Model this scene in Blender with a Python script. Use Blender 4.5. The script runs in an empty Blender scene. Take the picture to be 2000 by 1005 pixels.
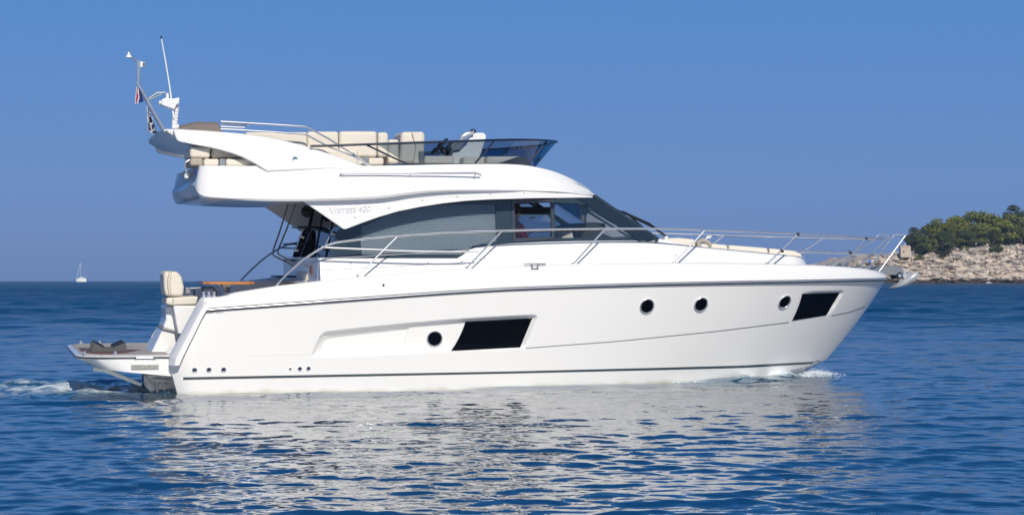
import bpy, bmesh, math, random
import numpy as np
from mathutils import Vector, Matrix, noise, geometry
from mathutils.bvhtree import BVHTree

random.seed(7); np.random.seed(7)
R = math.radians
scene = bpy.context.scene
C = scene.collection

# ------------------------------------------------------------------ camera
F, CX, HY, H = 3600.0, 1000.0, 547.5, 1.54        # focal length in photo pixels, centre, horizon row, eye height
cam_d = bpy.data.cameras.new('camera'); cam = bpy.data.objects.new('camera', cam_d); C.objects.link(cam)
cam.location = (0, 0, H); cam.rotation_euler = (R(90), 0, 0)
cam_d.sensor_width = 36; cam_d.lens = 36 * F / 2000; cam_d.shift_y = (HY - 502.5) / 2000
cam_d.clip_start = 0.5; cam_d.clip_end = 60000
scene.camera = cam

# ------------------------------------------------------------------ sky, sun, exposure
YAW, ROLL = R(16), R(0.9)
SUN_EL, SUN_OFF = R(34), R(16)
world = bpy.data.worlds.new('World'); scene.world = world; world.use_nodes = True
nt = world.node_tree; nt.nodes.clear()
sky = nt.nodes.new('ShaderNodeTexSky'); sky.sky_type = 'NISHITA'; sky.sun_disc = False
sky.sun_elevation = SUN_EL; sky.air_density = 1.0; sky.dust_density = 0.3; sky.ozone_density = 3.0; sky.altitude = 0
ltd = Vector((-math.sin(SUN_OFF) * math.cos(SUN_EL), math.cos(SUN_OFF) * math.cos(SUN_EL), -math.sin(SUN_EL)))  # light travel
sky.sun_rotation = math.atan2(-ltd.x, -ltd.y)
# clear blue sky: the physical sky, pulled towards the even deep blue of the photograph by elevation
gc = nt.nodes.new('ShaderNodeTexCoord'); sx = nt.nodes.new('ShaderNodeSeparateXYZ'); nt.links.new(gc.outputs['Generated'], sx.inputs[0])
rp = nt.nodes.new('ShaderNodeValToRGB'); nt.links.new(sx.outputs['Z'], rp.inputs[0])
el = rp.color_ramp.elements; el[0].position = 0; el[0].color = (.076, .187, .485, 1); el[1].position = 1; el[1].color = (.012, .06, .22, 1)
for p_, c_ in ((.05, (.094, .212, .535)), (.15, (.070, .226, .575)), (.24, (.012, .13, .40)), (.4, (.004, .078, .28))):
    e_ = el.new(p_); e_.color = (*c_, 1)
sc_ = nt.nodes.new('ShaderNodeMix'); sc_.data_type = 'RGBA'; sc_.blend_type = 'MULTIPLY'; sc_.inputs[0].default_value = 1; sc_.inputs[7].default_value = (.1, .1, .1, 1); sc_.clamp_result = False
nt.links.new(sky.outputs[0], sc_.inputs[6])
mul = nt.nodes.new('ShaderNodeMix'); mul.data_type = 'RGBA'; mul.inputs[0].default_value = .9
nt.links.new(sc_.outputs[2], mul.inputs[6]); nt.links.new(rp.outputs[0], mul.inputs[7])
bg = nt.nodes.new('ShaderNodeBackground'); bg.inputs[1].default_value = 1.0
wo = nt.nodes.new('ShaderNodeOutputWorld')
nt.links.new(mul.outputs[2], bg.inputs[0]); nt.links.new(bg.outputs[0], wo.inputs[0])
sl = bpy.data.lights.new('sun', 'SUN'); sl.energy = 3.82; sl.angle = R(0.5); sl.color = (1, 0.945, 0.85)
so = bpy.data.objects.new('sun', sl); C.objects.link(so)
so.rotation_euler = ltd.to_track_quat('-Z', 'Y').to_euler()
vs = scene.view_settings; vs.view_transform = 'Standard'; vs.look = 'None'; vs.exposure = 0; vs.gamma = 1; vs.use_curve_mapping = False

# ------------------------------------------------------------------ materials
def mat(name, col, rough=.5, metal=0, coat=0, var=.08, scale=3, bump=0, bscale=40, ior=1.5, spec=.5, stretch=(1, 1, 1)):
    m = bpy.data.materials.new(name); m.use_nodes = True; n = m.node_tree.nodes; l = m.node_tree.links
    b = n['Principled BSDF']; b.inputs['Roughness'].default_value = rough; b.inputs['Metallic'].default_value = metal
    b.inputs['Coat Weight'].default_value = coat; b.inputs['IOR'].default_value = ior; b.inputs['Coat Roughness'].default_value = .04
    b.inputs['Specular IOR Level'].default_value = spec
    tc = n.new('ShaderNodeTexCoord'); mp = n.new('ShaderNodeMapping'); mp.inputs['Scale'].default_value = stretch
    l.new(tc.outputs['Object'], mp.inputs[0])
    nz = n.new('ShaderNodeTexNoise'); nz.inputs['Scale'].default_value = scale; nz.inputs['Detail'].default_value = 5
    l.new(mp.outputs[0], nz.inputs['Vector'])
    mx = n.new('ShaderNodeMix'); mx.data_type = 'RGBA'
    mx.inputs[6].default_value = (*[c * (1 - var) for c in col], 1); mx.inputs[7].default_value = (*[min(1, c * (1 + var)) for c in col], 1)
    l.new(nz.outputs[0], mx.inputs[0]); l.new(mx.outputs[2], b.inputs['Base Color'])
    if bump:
        nb = n.new('ShaderNodeTexNoise'); nb.inputs['Scale'].default_value = bscale; nb.inputs['Detail'].default_value = 4
        l.new(mp.outputs[0], nb.inputs['Vector'])
        bp = n.new('ShaderNodeBump'); bp.inputs['Strength'].default_value = 1; bp.inputs['Distance'].default_value = bump
        l.new(nb.outputs[0], bp.inputs['Height']); l.new(bp.outputs[0], b.inputs['Normal'])
    return m

def gelcoat(name, col, streaks=True):
    """white gelcoat: faint waviness, faint dirt towards nothing in particular, clear coat"""
    m = mat(name, col, .32, 0, .6, .02, .8, .0025, 1.4, spec=.35)
    n = m.node_tree.nodes; l = m.node_tree.links
    if streaks:
        b = n['Principled BSDF']; tc = n['Texture Coordinate']
        mp = n.new('ShaderNodeMapping'); mp.inputs['Scale'].default_value = (2.2, 2, .35); l.new(tc.outputs['Object'], mp.inputs[0])
        nz = n.new('ShaderNodeTexNoise'); nz.inputs['Scale'].default_value = 2.5; nz.inputs['Detail'].default_value = 7
        l.new(mp.outputs[0], nz.inputs['Vector'])
        rp = n.new('ShaderNodeValToRGB'); rp.color_ramp.elements[0].position = .35; rp.color_ramp.elements[1].position = .7
        rp.color_ramp.elements[0].color = (.955, .95, .935, 1); rp.color_ramp.elements[1].color = (1, 1, 1, 1)
        l.new(nz.outputs[0], rp.inputs[0])
        mm = n.new('ShaderNodeMix'); mm.data_type = 'RGBA'; mm.blend_type = 'MULTIPLY'; mm.inputs[0].default_value = 1
        src = b.inputs['Base Color'].links[0].from_socket
        l.new(src, mm.inputs[6]); l.new(rp.outputs[0], mm.inputs[7]); l.new(mm.outputs[2], b.inputs['Base Color'])
    return m

def stain(m):
    n = m.node_tree.nodes; l = m.node_tree.links; b = n['Principled BSDF']; tc = n['Texture Coordinate']; b.inputs['Coat Weight'].default_value = 1
    sp = n.new('ShaderNodeSeparateXYZ'); l.new(tc.outputs['Object'], sp.inputs[0])
    nz = n.new('ShaderNodeTexNoise'); nz.inputs['Scale'].default_value = 3; nz.inputs['Detail'].default_value = 6; l.new(tc.outputs['Object'], nz.inputs['Vector'])
    ad = n.new('ShaderNodeMath'); ad.operation = 'MULTIPLY_ADD'; ad.inputs[1].default_value = -.16; l.new(nz.outputs[0], ad.inputs[0]); l.new(sp.outputs['Z'], ad.inputs[2])
    mr = n.new('ShaderNodeMapRange'); mr.inputs['From Min'].default_value = -.10; mr.inputs['From Max'].default_value = -.03; l.new(ad.outputs[0], mr.inputs['Value'])
    mx = n.new('ShaderNodeMix'); mx.data_type = 'RGBA'; mx.inputs[6].default_value = (.60, .57, .45, 1); src = b.inputs['Base Color'].links[0].from_socket
    l.new(mr.outputs[0], mx.inputs[0]); l.new(src, mx.inputs[7]); l.new(mx.outputs[2], b.inputs['Base Color'])

def tinted(name, tint, gloss=.06, rough=.02, refl=(1, 1, 1), ior=1.45):
    m = bpy.data.materials.new(name); m.use_nodes = True; n = m.node_tree.nodes; l = m.node_tree.links
    n.remove(n['Principled BSDF'])
    tr = n.new('ShaderNodeBsdfTransparent'); tr.inputs[0].default_value = (*tint, 1)
    gl = n.new('ShaderNodeBsdfGlossy'); gl.inputs[0].default_value = (*refl, 1); gl.inputs[1].default_value = rough
    fr = n.new('ShaderNodeFresnel'); fr.inputs[0].default_value = ior
    nz = n.new('ShaderNodeTexNoise'); nz.inputs['Scale'].default_value = 1.2
    bp = n.new('ShaderNodeBump'); bp.inputs['Distance'].default_value = .004; bp.inputs['Strength'].default_value = 1
    l.new(nz.outputs[0], bp.inputs['Height']); l.new(bp.outputs[0], gl.inputs['Normal'])
    ad = n.new('ShaderNodeMath'); ad.operation = 'MAXIMUM'; ad.inputs[1].default_value = gloss; l.new(fr.outputs[0], ad.inputs[0])
    mx = n.new('ShaderNodeMixShader'); l.new(ad.outputs[0], mx.inputs[0]); l.new(tr.outputs[0], mx.inputs[1]); l.new(gl.outputs[0], mx.inputs[2])
    l.new(mx.outputs[0], n['Material Output'].inputs[0])
    return m

def planks(name, c1, c2, width=.055):
    m = mat(name, c1, .7, 0, 0, .2, 3, .0, 60, stretch=(1, 6, 1)); n = m.node_tree.nodes; l = m.node_tree.links
    b = n['Principled BSDF']; tc = n['Texture Coordinate']
    sp = n.new('ShaderNodeSeparateXYZ'); l.new(tc.outputs['Object'], sp.inputs[0])
    dv = n.new('ShaderNodeMath'); dv.operation = 'DIVIDE'; dv.inputs[1].default_value = width; l.new(sp.outputs['Y'], dv.inputs[0])
    frc = n.new('ShaderNodeMath'); frc.operation = 'FRACT'; l.new(dv.outputs[0], frc.inputs[0])
    lt = n.new('ShaderNodeMath'); lt.operation = 'LESS_THAN'; lt.inputs[1].default_value = .1; l.new(frc.outputs[0], lt.inputs[0])
    st = n.new('ShaderNodeTexNoise'); st.inputs['Scale'].default_value = 1.3; l.new(tc.outputs['Object'], st.inputs['Vector'])
    rp = n.new('ShaderNodeValToRGB'); rp.color_ramp.elements[0].position = .45; rp.color_ramp.elements[1].position = .55
    rp.color_ramp.elements[0].color = (*c1, 1); rp.color_ramp.elements[1].color = (*c2, 1); l.new(st.outputs[0], rp.inputs[0])
    mx = n.new('ShaderNodeMix'); mx.data_type = 'RGBA'; mx.inputs[7].default_value = (.03, .025, .02, 1)
    l.new(lt.outputs[0], mx.inputs[0]); l.new(rp.outputs[0], mx.inputs[6]); l.new(mx.outputs[2], b.inputs['Base Color'])
    return m

WHITE = gelcoat('white gelcoat', (.84, .82, .775), False)
stain(WHITE)
WHITE2 = gelcoat('white moulding', (.82, .81, .78), False)
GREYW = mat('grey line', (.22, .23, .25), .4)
STEEL = mat('polished steel', (.74, .745, .76), .26, .75, 0, .05, 8)
STEELD = mat('galvanised steel', (.24, .26, .27), .45, .5, 0, .2, 20)
RUB = mat('dark rubber', (.05, .055, .06), .45, 0, 0, .2, 5)
STRIPE = mat('slate stripe', (.055, .075, .085), .3, 0, .3, .15, 3)
BLACK = mat('black plastic', (.012, .013, .015), .35, 0, 0, .3, 6)
BLACKGLASS = mat('black glass', (.003, .004, .006), .06, 0, 0, .2, 3, .0008, 3, ior=1.33, spec=.35)
FRIT = mat('smoked glass border', (.030, .048, .064), .12, 0, .2, .1, 2, .001, 2)
FRAME = mat('window frame', (.055, .068, .085), .3, .3)
GLASS = tinted('tinted side glass', (.73, .77, .80), .05)
SMOKE = tinted('smoked acrylic', (.35, .41, .48), .05)
BEIGE = mat('beige vinyl', (.72, .655, .55), .55, 0, 0, .05, 4, .002, 18)
BEIGED = mat('beige piping', (.40, .34, .27), .6)
TAUPE = mat('taupe canvas', (.20, .165, .145), .9, 0, 0, .2, 6, .03, 7)
TEAK = mat('varnished teak', (.62, .235, .05), .3, 0, .5, .25, 6, stretch=(1, 8, 1))
DECKT = planks('weathered teak deck', (.42, .385, .35), (.50, .46, .42))
BROWN = mat('reddish teak margin', (.17, .085, .07), .55, 0, 0, .25, 5)
GREYRUB = mat('grey chock', (.085, .088, .095), .7, 0, 0, .15, 6)
BLIND = mat('blind slat', (.64, .65, .66), .5)
SKIN = mat('skin', (.45, .25, .17), .5)
RED = mat('red cloth', (.62, .04, .07), .8, bump=.004, bscale=12)
NAVY = mat('navy cloth', (.02, .045, .22), .8, bump=.004, bscale=12)
WCLOTH = mat('white cloth', (.75, .76, .78), .8, bump=.004, bscale=12)
HAIR = mat('dark hair', (.02, .014, .01), .7)

# ------------------------------------------------------------------ object helpers
def tag(o, label=None, cat=None, group=None, kind=None):
    if label: o['label'] = label
    if cat: o['category'] = cat
    if group: o['group'] = group
    if kind: o['kind'] = kind
    return o

def empty(name, loc=(0, 0, 0), rz=0):
    o = bpy.data.objects.new(name, None); C.objects.link(o); o.location = loc; o.rotation_euler = (0, 0, rz); o.empty_display_size = .2
    return o

def link_mesh(name, me, m, parent=None, smooth=35):
    o = bpy.data.objects.new(name, me); C.objects.link(o)
    for mm in (m if isinstance(m, (list, tuple)) else [m]): me.materials.append(mm)
    if smooth:
        me.shade_smooth(); me.set_sharp_from_angle(angle=R(smooth))
    if parent: o.parent = parent
    return o

class MB:
    def __init__(s): s.v = []; s.f = []; s.mi = []; s.m = 0
    def add(s, vs_, fs_):
        k = len(s.v); s.v += [tuple(p) for p in vs_]; s.f += [tuple(i + k for i in f) for f in fs_]; s.mi += [s.m] * len(fs_)
        return s
    def box(s, a, b):
        x0, y0, z0 = a; x1, y1, z1 = b
        return s.add([(x0, y0, z0), (x1, y0, z0), (x1, y1, z0), (x0, y1, z0), (x0, y0, z1), (x1, y0, z1), (x1, y1, z1), (x0, y1, z1)],
                     [(0, 3, 2, 1), (4, 5, 6, 7), (0, 1, 5, 4), (1, 2, 6, 5), (2, 3, 7, 6), (3, 0, 4, 7)])
    def tube(s, pts, r, seg=8, cap=True):
        pts = [Vector(p) for p in pts]; n = len(pts); rr = r if isinstance(r, (list, tuple)) else [r] * n
        vs_ = []; up = None
        for i, p in enumerate(pts):
            d = (pts[min(i + 1, n - 1)] - pts[max(i - 1, 0)]).normalized()
            if up is None: up = d.orthogonal().normalized()
            a = (up - d * up.dot(d)).normalized(); up = a; b = d.cross(a)
            for j in range(seg):
                t = 2 * math.pi * j / seg; vs_.append(p + (a * math.cos(t) + b * math.sin(t)) * rr[i])
        fs_ = [(i * seg + j, i * seg + (j + 1) % seg, (i + 1) * seg + (j + 1) % seg, (i + 1) * seg + j) for i in range(n - 1) for j in range(seg)]
        if cap: fs_ += [tuple(range(seg - 1, -1, -1)), tuple(range((n - 1) * seg, n * seg))]
        return s.add(vs_, fs_)
    def prism(s, poly, v0, v1):
        """poly: list of (u, w); extruded across v"""
        n = len(poly)
        f0 = v0 if callable(v0) else (lambda u, w: v0); f1 = v1 if callable(v1) else (lambda u, w: v1)
        vs_ = [(u, f0(u, w), w) for u, w in poly] + [(u, f1(u, w), w) for u, w in poly]
        tri = geometry.tessellate_polygon([[Vector((u, w, 0)) for u, w in poly]])
        fs_ = [tuple(t) for t in tri] + [tuple(i + n for i in t[::-1]) for t in tri]
        fs_ += [(i, i + n, (i + 1) % n + n, (i + 1) % n) for i in range(n)]
        return s.add(vs_, fs_)
    def lathe(s, prof, c, axis, seg=24):
        """prof: list of (radius, height along axis)"""
        c = Vector(c); ax = Vector(axis).normalized(); a = ax.orthogonal().normalized(); b = ax.cross(a); vs_ = []
        for r, h in prof:
            for j in range(seg):
                t = 2 * math.pi * j / seg; vs_.append(c + ax * h + (a * math.cos(t) + b * math.sin(t)) * r)
        n = len(prof)
        fs_ = [(i * seg + j, i * seg + (j + 1) % seg, (i + 1) * seg + (j + 1) % seg, (i + 1) * seg + j) for i in range(n - 1) for j in range(seg)]
        return s.add(vs_, fs_)
    def build(s, name, m, parent=None, bevel=0, seg=3, smooth=35):
        me = bpy.data.meshes.new(name); me.from_pydata(s.v, [], s.f)
        bm = bmesh.new(); bm.from_mesh(me)
        bmesh.ops.recalc_face_normals(bm, faces=bm.faces)
        if bevel:
            bmesh.ops.dissolve_limit(bm, angle_limit=R(1), verts=bm.verts, edges=bm.edges)
        bm.to_mesh(me); bm.free()
        if len(set(s.mi)) > 1:
            me.polygons.foreach_set('material_index', s.mi)
        o = link_mesh(name, me, m, parent, smooth)
        if bevel:
            md = o.modifiers.new('bevel', 'BEVEL'); md.width = bevel; md.segments = seg; md.limit_method = 'ANGLE'; md.angle_limit = R(35)
            me.shade_smooth(); md.harden_normals = True
        return o

def catmull(pts, sub):
    P = [Vector(p) for p in pts]; out = []
    for i in range(len(P) - 1):
        p0 = P[max(i - 1, 0)]; p1 = P[i]; p2 = P[i + 1]; p3 = P[min(i + 2, len(P) - 1)]
        for k in range(sub):
            t = k / sub
            out.append(.5 * ((2 * p1) + (p2 - p0) * t + (2 * p0 - 5 * p1 + 4 * p2 - p3) * t * t + (3 * p1 - p0 - 3 * p2 + p3) * t ** 3))
    out.append(P[-1]); return out

# ------------------------------------------------------------------ yacht frame: u forward, v to port (away), w up
O = Vector((-4.583, 25, 0)) + 1.85 * Vector((-math.sin(YAW), math.cos(YAW), 0)) + Vector((0, 0, .03))
M = Matrix.Translation(O) @ Matrix.Rotation(YAW, 4, 'Z') @ Matrix.Rotation(ROLL, 4, 'X')
MI = M.inverted(); MI3 = MI.to_3x3(); CB = MI @ Vector((0, 0, H))
def ray(px, py): return (MI3 @ Vector(((px - CX) / F, 1, (HY - py) / F))).normalized()
def pt(px, py, v):
    d = ray(px, py); t = (v - CB.y) / d.y; return CB + d * t
def uw(px, py, v): p = pt(px, py, v); return (p.x, p.z)
def sol(px, py, vf):
    v = -1.8
    for _ in range(25): p = pt(px, py, v); v = .5 * v + .5 * vf(p.x)
    p = pt(px, py, v); return p
def px_of(P):
    Q = (np.asarray(P) @ np.array(M.to_3x3()).T) + np.array(M.translation)
    return CX + F * Q[:, 0] / Q[:, 1], HY - F * (Q[:, 2] - H) / Q[:, 1]
def prism_px(mb, poly, v0, v1): return mb.prism([uw(x, y, v0 if not callable(v0) else -1.5) for x, y in poly], v0, v1)
def boxpx(mb, x0, y0, x1, y1, v0, v1):
    a = pt(x0, y1, v0); b = pt(x1, y0, v0); return mb.box((a.x, v0, a.z), (b.x, v1, b.z))

yacht = empty('motor_yacht'); yacht.matrix_world = M
tag(yacht, 'large white flybridge motor yacht under way with black hull windows and steel bow rail', 'motor yacht')

# ------------------------------------------------------------------ hull
bow_s = pt(1727, 543, 0); bow_c = pt(1613, 702, 0)
LS, LC = bow_s.x, bow_c.x
def Bs(u):
    x = min(max((u - 4.5) / (LS - 4.5), 0), 1); aft = max(0, 2 - u) * .045
    return (2.03 - aft) * max(0, 1 - x ** 3.1) ** .62
def Bc(u):
    x = min(max((u - 2.5) / (LC - 2.5), 0), 1); return 1.84 * max(0, 1 - x ** 2.3) ** .85
sheer_px = [(380, 605), (408, 603), (560, 592), (730, 579.5), (870, 569.5), (1000, 562), (1140, 557), (1280, 553), (1420, 550), (1560, 547.5), (1660, 545.3), (1700, 544.2)]
gun_px = [(399, 580), (441, 578), (448, 572), (538, 558), (619, 548.5), (697, 540), (800, 531.5), (910, 524.5), (1000, 519), (1119, 515), (1285, 513), (1400, 513), (1498, 514.6), (1590, 517), (1644, 520), (1690, 524)]
chine_px = [(352, 800), (700, 797), (1000, 788), (1200, 776), (1300, 766), (1400, 753), (1486, 737), (1560, 719), (1590, 710)]
def curve(pxs, B, end):
    P = [sol(x, y, lambda u: -B(u)) for x, y in pxs]; P.append(end); return np.array([p.x for p in P]), np.array([p.z for p in P])
SU, SW = curve(sheer_px, Bs, bow_s); GU, GW = curve(gun_px, lambda u: Bs(u) - .07, pt(1722, 534, 0)); CU, CW = curve(chine_px, Bc, bow_c)
def smooth_interp(u, X, Y):
    u = np.asarray(u, float); acc = 0
    for d in (-.15, -.075, 0, .075, .15): acc = acc + np.interp(np.clip(u + d, X[0], X[-1]), X, Y)
    return acc / 5
NU, NS = 1000, 120
t = np.linspace(0, 1, NU); g = 1 - (1 - t) ** 1.35
us0 = pt(396, 603, -1.9).x; uc0 = pt(352, 800, -1.84).x
us = us0 + (LS - us0) * g; uc = uc0 + (LC - uc0) * g
ws_ = smooth_interp(us, SU, SW); wc = smooth_interp(uc, CU, CW); ws_[-1] = bow_s.z; wc[-1] = bow_c.z
bs = np.array([Bs(x) for x in us]); bc = np.array([Bc(x) for x in uc]); bs[-1] = bc[-1] = 0
S = np.linspace(0, 1, NS)[:, None]
U = (1 - S) * us + S * uc; W = (1 - S) * ws_ + S * wc; V = bc + (bs - bc) * (1 - S) ** 1.0
U = U + .07 * 4 * S * (1 - S) * (t ** 14)
tr = [pt(396, 603, -1.9), pt(365, 645, -1.9), pt(331, 698, -1.88), pt(333, 715, -1.88), pt(348, 771, -1.85), pt(356, 800, -1.84)]
tw = np.array([p.z for p in tr])[::-1]; tu = np.array([p.x for p in tr])[::-1]
U = U + (np.interp(W[:, 0], tw, tu) - U[:, 0])[:, None] * np.clip(1 - t * 11, 0, 1) ** 2
V = V - .10 * np.clip(1 - t * 60, 0, 1) ** 2                      # rounded stern quarter
P = np.stack([U, -V, W], -1).reshape(-1, 3)

def seg_d(px, py, poly, closed=False):
    d = np.full(px.shape, 1e9); n = len(poly)
    for i in range(n if closed else n - 1):
        (x0, y0), (x1, y1) = poly[i], poly[(i + 1) % n]; dx, dy = x1 - x0, y1 - y0
        k = np.clip(((px - x0) * dx + (py - y0) * dy) / (dx * dx + dy * dy + 1e-9), 0, 1)
        d = np.minimum(d, np.hypot(px - x0 - k * dx, py - y0 - k * dy))
    return d
def inside(px, py, poly):
    r = np.zeros(px.shape, bool); n = len(poly)
    for i in range(n):
        (x0, y0), (x1, y1) = poly[i], poly[(i + 1) % n]
        c = ((y0 > py) != (y1 > py)) & (px < (x1 - x0) * (py - y0) / (y1 - y0 + 1e-12) + x0); r ^= c
    return r
def sstep(x): x = np.clip(x, 0, 1); return x * x * (3 - 2 * x)
rec_top = [(607, 697), (615, 677), (624, 657.5), (630, 650), (638, 647), (720, 638), (800, 630), (910, 621), (1025, 614.5), (1042, 613.8), (1049, 616), (1050, 622), (1025, 679)]
rec = rec_top + [(1015, 680), (795, 690.5)]
sub = [(623, 690), (633, 663), (645, 657), (720, 648), (803, 639), (788, 687)]
bow_top = [(1569.6, 568.8), (1645, 566.6), (1649, 571), (1622.8, 616)]
bowr = bow_top + [(1547, 626), (1557, 594)]
X, Y = px_of(P)
dep = np.zeros(len(P))
ins = inside(X, Y, rec); dd = seg_d(X, Y, rec_top); base = seg_d(X, Y, [(607, 697), (795, 690.5), (1025, 679)])
dep += np.where(ins, .090 * np.clip(dd / 9, 0, 1) * np.clip(base / 7, 0, 1), 0)
ins = inside(X, Y, sub); dep += np.where(ins, .03 * np.clip(seg_d(X, Y, sub, True) / 3.0, 0, 1), 0)
ins = inside(X, Y, bowr); dep += np.where(ins, .05 * np.clip(seg_d(X, Y, bow_top) / 6, 0, 1) * np.clip(seg_d(X, Y, [(1622.8, 616), (1547, 626), (1557, 594), (1569, 569)]) / 22, 0, 1), 0)
P[:, 1] += dep
Pf = P.copy(); Pf[:, 1] *= -1
keel_u = uc + .0; kz = -.75 + np.clip((g - .62) / .38, 0, 1) ** 2.2 * (bow_c.z + .75)
K = np.stack([uc, 0 * uc, np.minimum(kz, wc)], -1)
idx = np.arange(NS * NU).reshape(NS, NU)
q = np.stack([idx[:-1, :-1], idx[1:, :-1], idx[1:, 1:], idx[:-1, 1:]], -1).reshape(-1, 4)
n0 = NS * NU; qf = q[:, ::-1] + n0
cn = idx[-1]; cf = cn + n0; kk = np.arange(NU) + 2 * n0
qb = np.stack([cn[:-1], kk[:-1], kk[1:], cn[1:]], -1); qb2 = np.stack([kk[:-1], cf[:-1], cf[1:], kk[1:]], -1)
faces = np.concatenate([q, qf, qb, qb2]).tolist()
a, b = idx[:, 0], idx[:, 0] + n0
for i in range(NS - 1):
    if W[i, 0] < .62: faces.append([int(b[i]), int(b[i + 1]), int(a[i + 1]), int(a[i])])
allP = np.concatenate([P, Pf, K])
me = bpy.data.meshes.new('hull'); me.from_pydata(allP.tolist(), [], faces)
hull = link_mesh('hull', me, WHITE, yacht, 50)
BV = BVHTree.FromPolygons(P.tolist(), q.tolist())
def on(px, py, off=.004):
    d = ray(px, py); loc, n, i, dist = BV.ray_cast(CB, d)
    if loc is None:
        loc, n, i, dist = BV.find_nearest(pt(px, py, -.3)); 
    if n.dot(d) > 0: n = -n
    return loc + n * off, n
def strip(name, top, bot, m, parent, off=.004, n=80):
    """thin strip following the hull between two photo polylines; has real thickness towards the hull"""
    def rs(pl):
        pl = np.array(pl, float); x = np.linspace(pl[0, 0], pl[-1, 0], n); return x, np.interp(x, pl[:, 0], pl[:, 1])
    tx, ty = rs(top); bx, by = rs(bot); mb = MB(); vs_ = []
    for i in range(n):
        A, nn = on(tx[i], ty[i], off); B, nb = on(bx[i], by[i], off)
        vs_ += [A, B, B - nb * (off + .01), A - nn * (off + .01)]
    fs_ = [(4 * i + j, 4 * i + (j + 1) % 4, 4 * i + 4 + (j + 1) % 4, 4 * i + 4 + j) for i in range(n - 1) for j in range(4)] + [(0, 1, 2, 3), (4 * n - 4, 4 * n - 3, 4 * n - 2, 4 * n - 1)]
    mb.add(vs_, fs_); return mb.build(name, m, parent)
def patch(name, top, bot, m, parent, off=.004, nx=30, ny=10, left=None):
    mb = MB(); vs_ = []
    for j in range(ny + 1):
        for i in range(nx + 1):
            a = i / nx; b = j / ny
            x = (1 - b) * (top[0][0] * (1 - a) + top[1][0] * a) + b * (bot[0][0] * (1 - a) + bot[1][0] * a)
            y = (1 - b) * (top[0][1] * (1 - a) + top[1][1] * a) + b * (bot[0][1] * (1 - a) + bot[1][1] * a)
            if left: x -= left * 4 * b * (1 - b) * (1 - a)
            vs_.append(on(x, y, off)[0])
    w = nx + 1
    mb.add(vs_, [(j * w + i, j * w + i + 1, (j + 1) * w + i + 1, (j + 1) * w + i) for j in range(ny) for i in range(nx)])
    o = mb.build(name, m, parent); md = o.modifiers.new('thick', 'SOLIDIFY'); md.thickness = .008; md.offset = 0
    return o
# stripe, grey strips for the shadow line along the hull crease, rubbing strake
strip('boot_stripe', [(358, 736), (1000, 724.5), (1300, 717), (1450, 713), (1606, 704.5)], [(358, 741), (1000, 728.5), (1300, 721.5), (1450, 717.5), (1602, 709)], STRIPE, hull, n=140)
strip('knuckle_shade_line', [(1027, 678.4), (1200, 665.6), (1400, 645.6), (1541, 628)], [(1027, 680.1), (1200, 667.4), (1400, 647.5), (1541, 630.1)], GREYW, hull, .002, 60)
strip('knuckle_shade_line', [(1624, 615.3), (1660, 608), (1690, 597)], [(1624, 617.3), (1660, 610.2), (1690, 599.2)], GREYW, hull, .002, 20)
strip('knuckle_shade_line', [(480, 694), (610, 692)], [(480, 694.4), (610, 692.8)], mat('faint grey line', (.62, .62, .61), .4), hull, .0005, 20)
def sheer_tube(dw, r, out, mb, x0=408):
    u0 = sol(x0, 603, lambda u: -Bs(u)).x; L = []
    for k in range(301):
        gg = k / 300; u = u0 + (LS - u0) * (1 - (1 - gg) ** 1.6); wv = float(smooth_interp(u, SU, SW)) if k < 300 else bow_s.z
        L.append((u + (out if k == 300 else 0), -Bs(u) - (out if k < 300 else 0), wv + dw))
    full = L + [(x, -y, z) for x, y, z in L[-2::-1]]
    mb.tube(full, r, 12)
mb = MB(); sheer_tube(-.013, .026, .006, mb); rubrail = mb.build('rubbing_strake', RUB, hull)
mb = MB(); sheer_tube(-.010, .0115, .029, mb); mb.build('steel_strip', STEEL, hull)
# windows in the hull
patch('hull_window', [(909, 627.5), (1040, 620.5)], [(881, 685), (1016, 678)], BLACKGLASS, hull, .005, left=-2.5)
patch('hull_window', [(1566.8, 573), (1640, 570.8)], [(1546.7, 625.7), (1613, 615)], BLACKGLASS, hull, .005, left=-2)
mb = MB()
for k in range(7):
    y = 634 + k * 7
    pass
for (x, y) in [(848.7, 661), (1263.5, 597.5), (1368.8, 594), (1532, 588.8)]:
    c, n = on(x, y, .006); r = .116
    rim = MB().lathe([(r, -.01), (r, .010), (r - .006, .016), (r - .014, .014), (r - .022, .002), (r - .022, -.012)], c, n, 36).build('porthole', STEEL, hull)
    MB().lathe([(0, .003), (r * .5, .003), (r - .019, .002)], c, n, 36).build('glass', BLACKGLASS, rim)
for (x, y, r) in [(380, 722, .036), (408, 721.6, .036), (436.7, 721.3, .036), (566.8, 719.7, .018), (585.6, 719.4, .031), (602.5, 719, .031), (749, 556, .018)]:
    c, n = (on(x, y, 0) if y > 600 else (sol(x, y, lambda u: -Bs(u) - .0), Vector((0, -1, 0))))
    o = MB().lathe([(r, -.005), (r, .008), (r * .85, .012), (r * .6, .006), (r * .55, -.004)], c, n, 20).build('drain_fitting', STEEL, hull)
    MB().lathe([(0, .004), (r * .58, .004)], c, n, 20).build('hole', BLACK, o)
strip('maker_plate', [(422, 609.8), (436, 609.0)], [(422, 611), (436, 610.2)], GREYW, hull, .002, 4)

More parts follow.
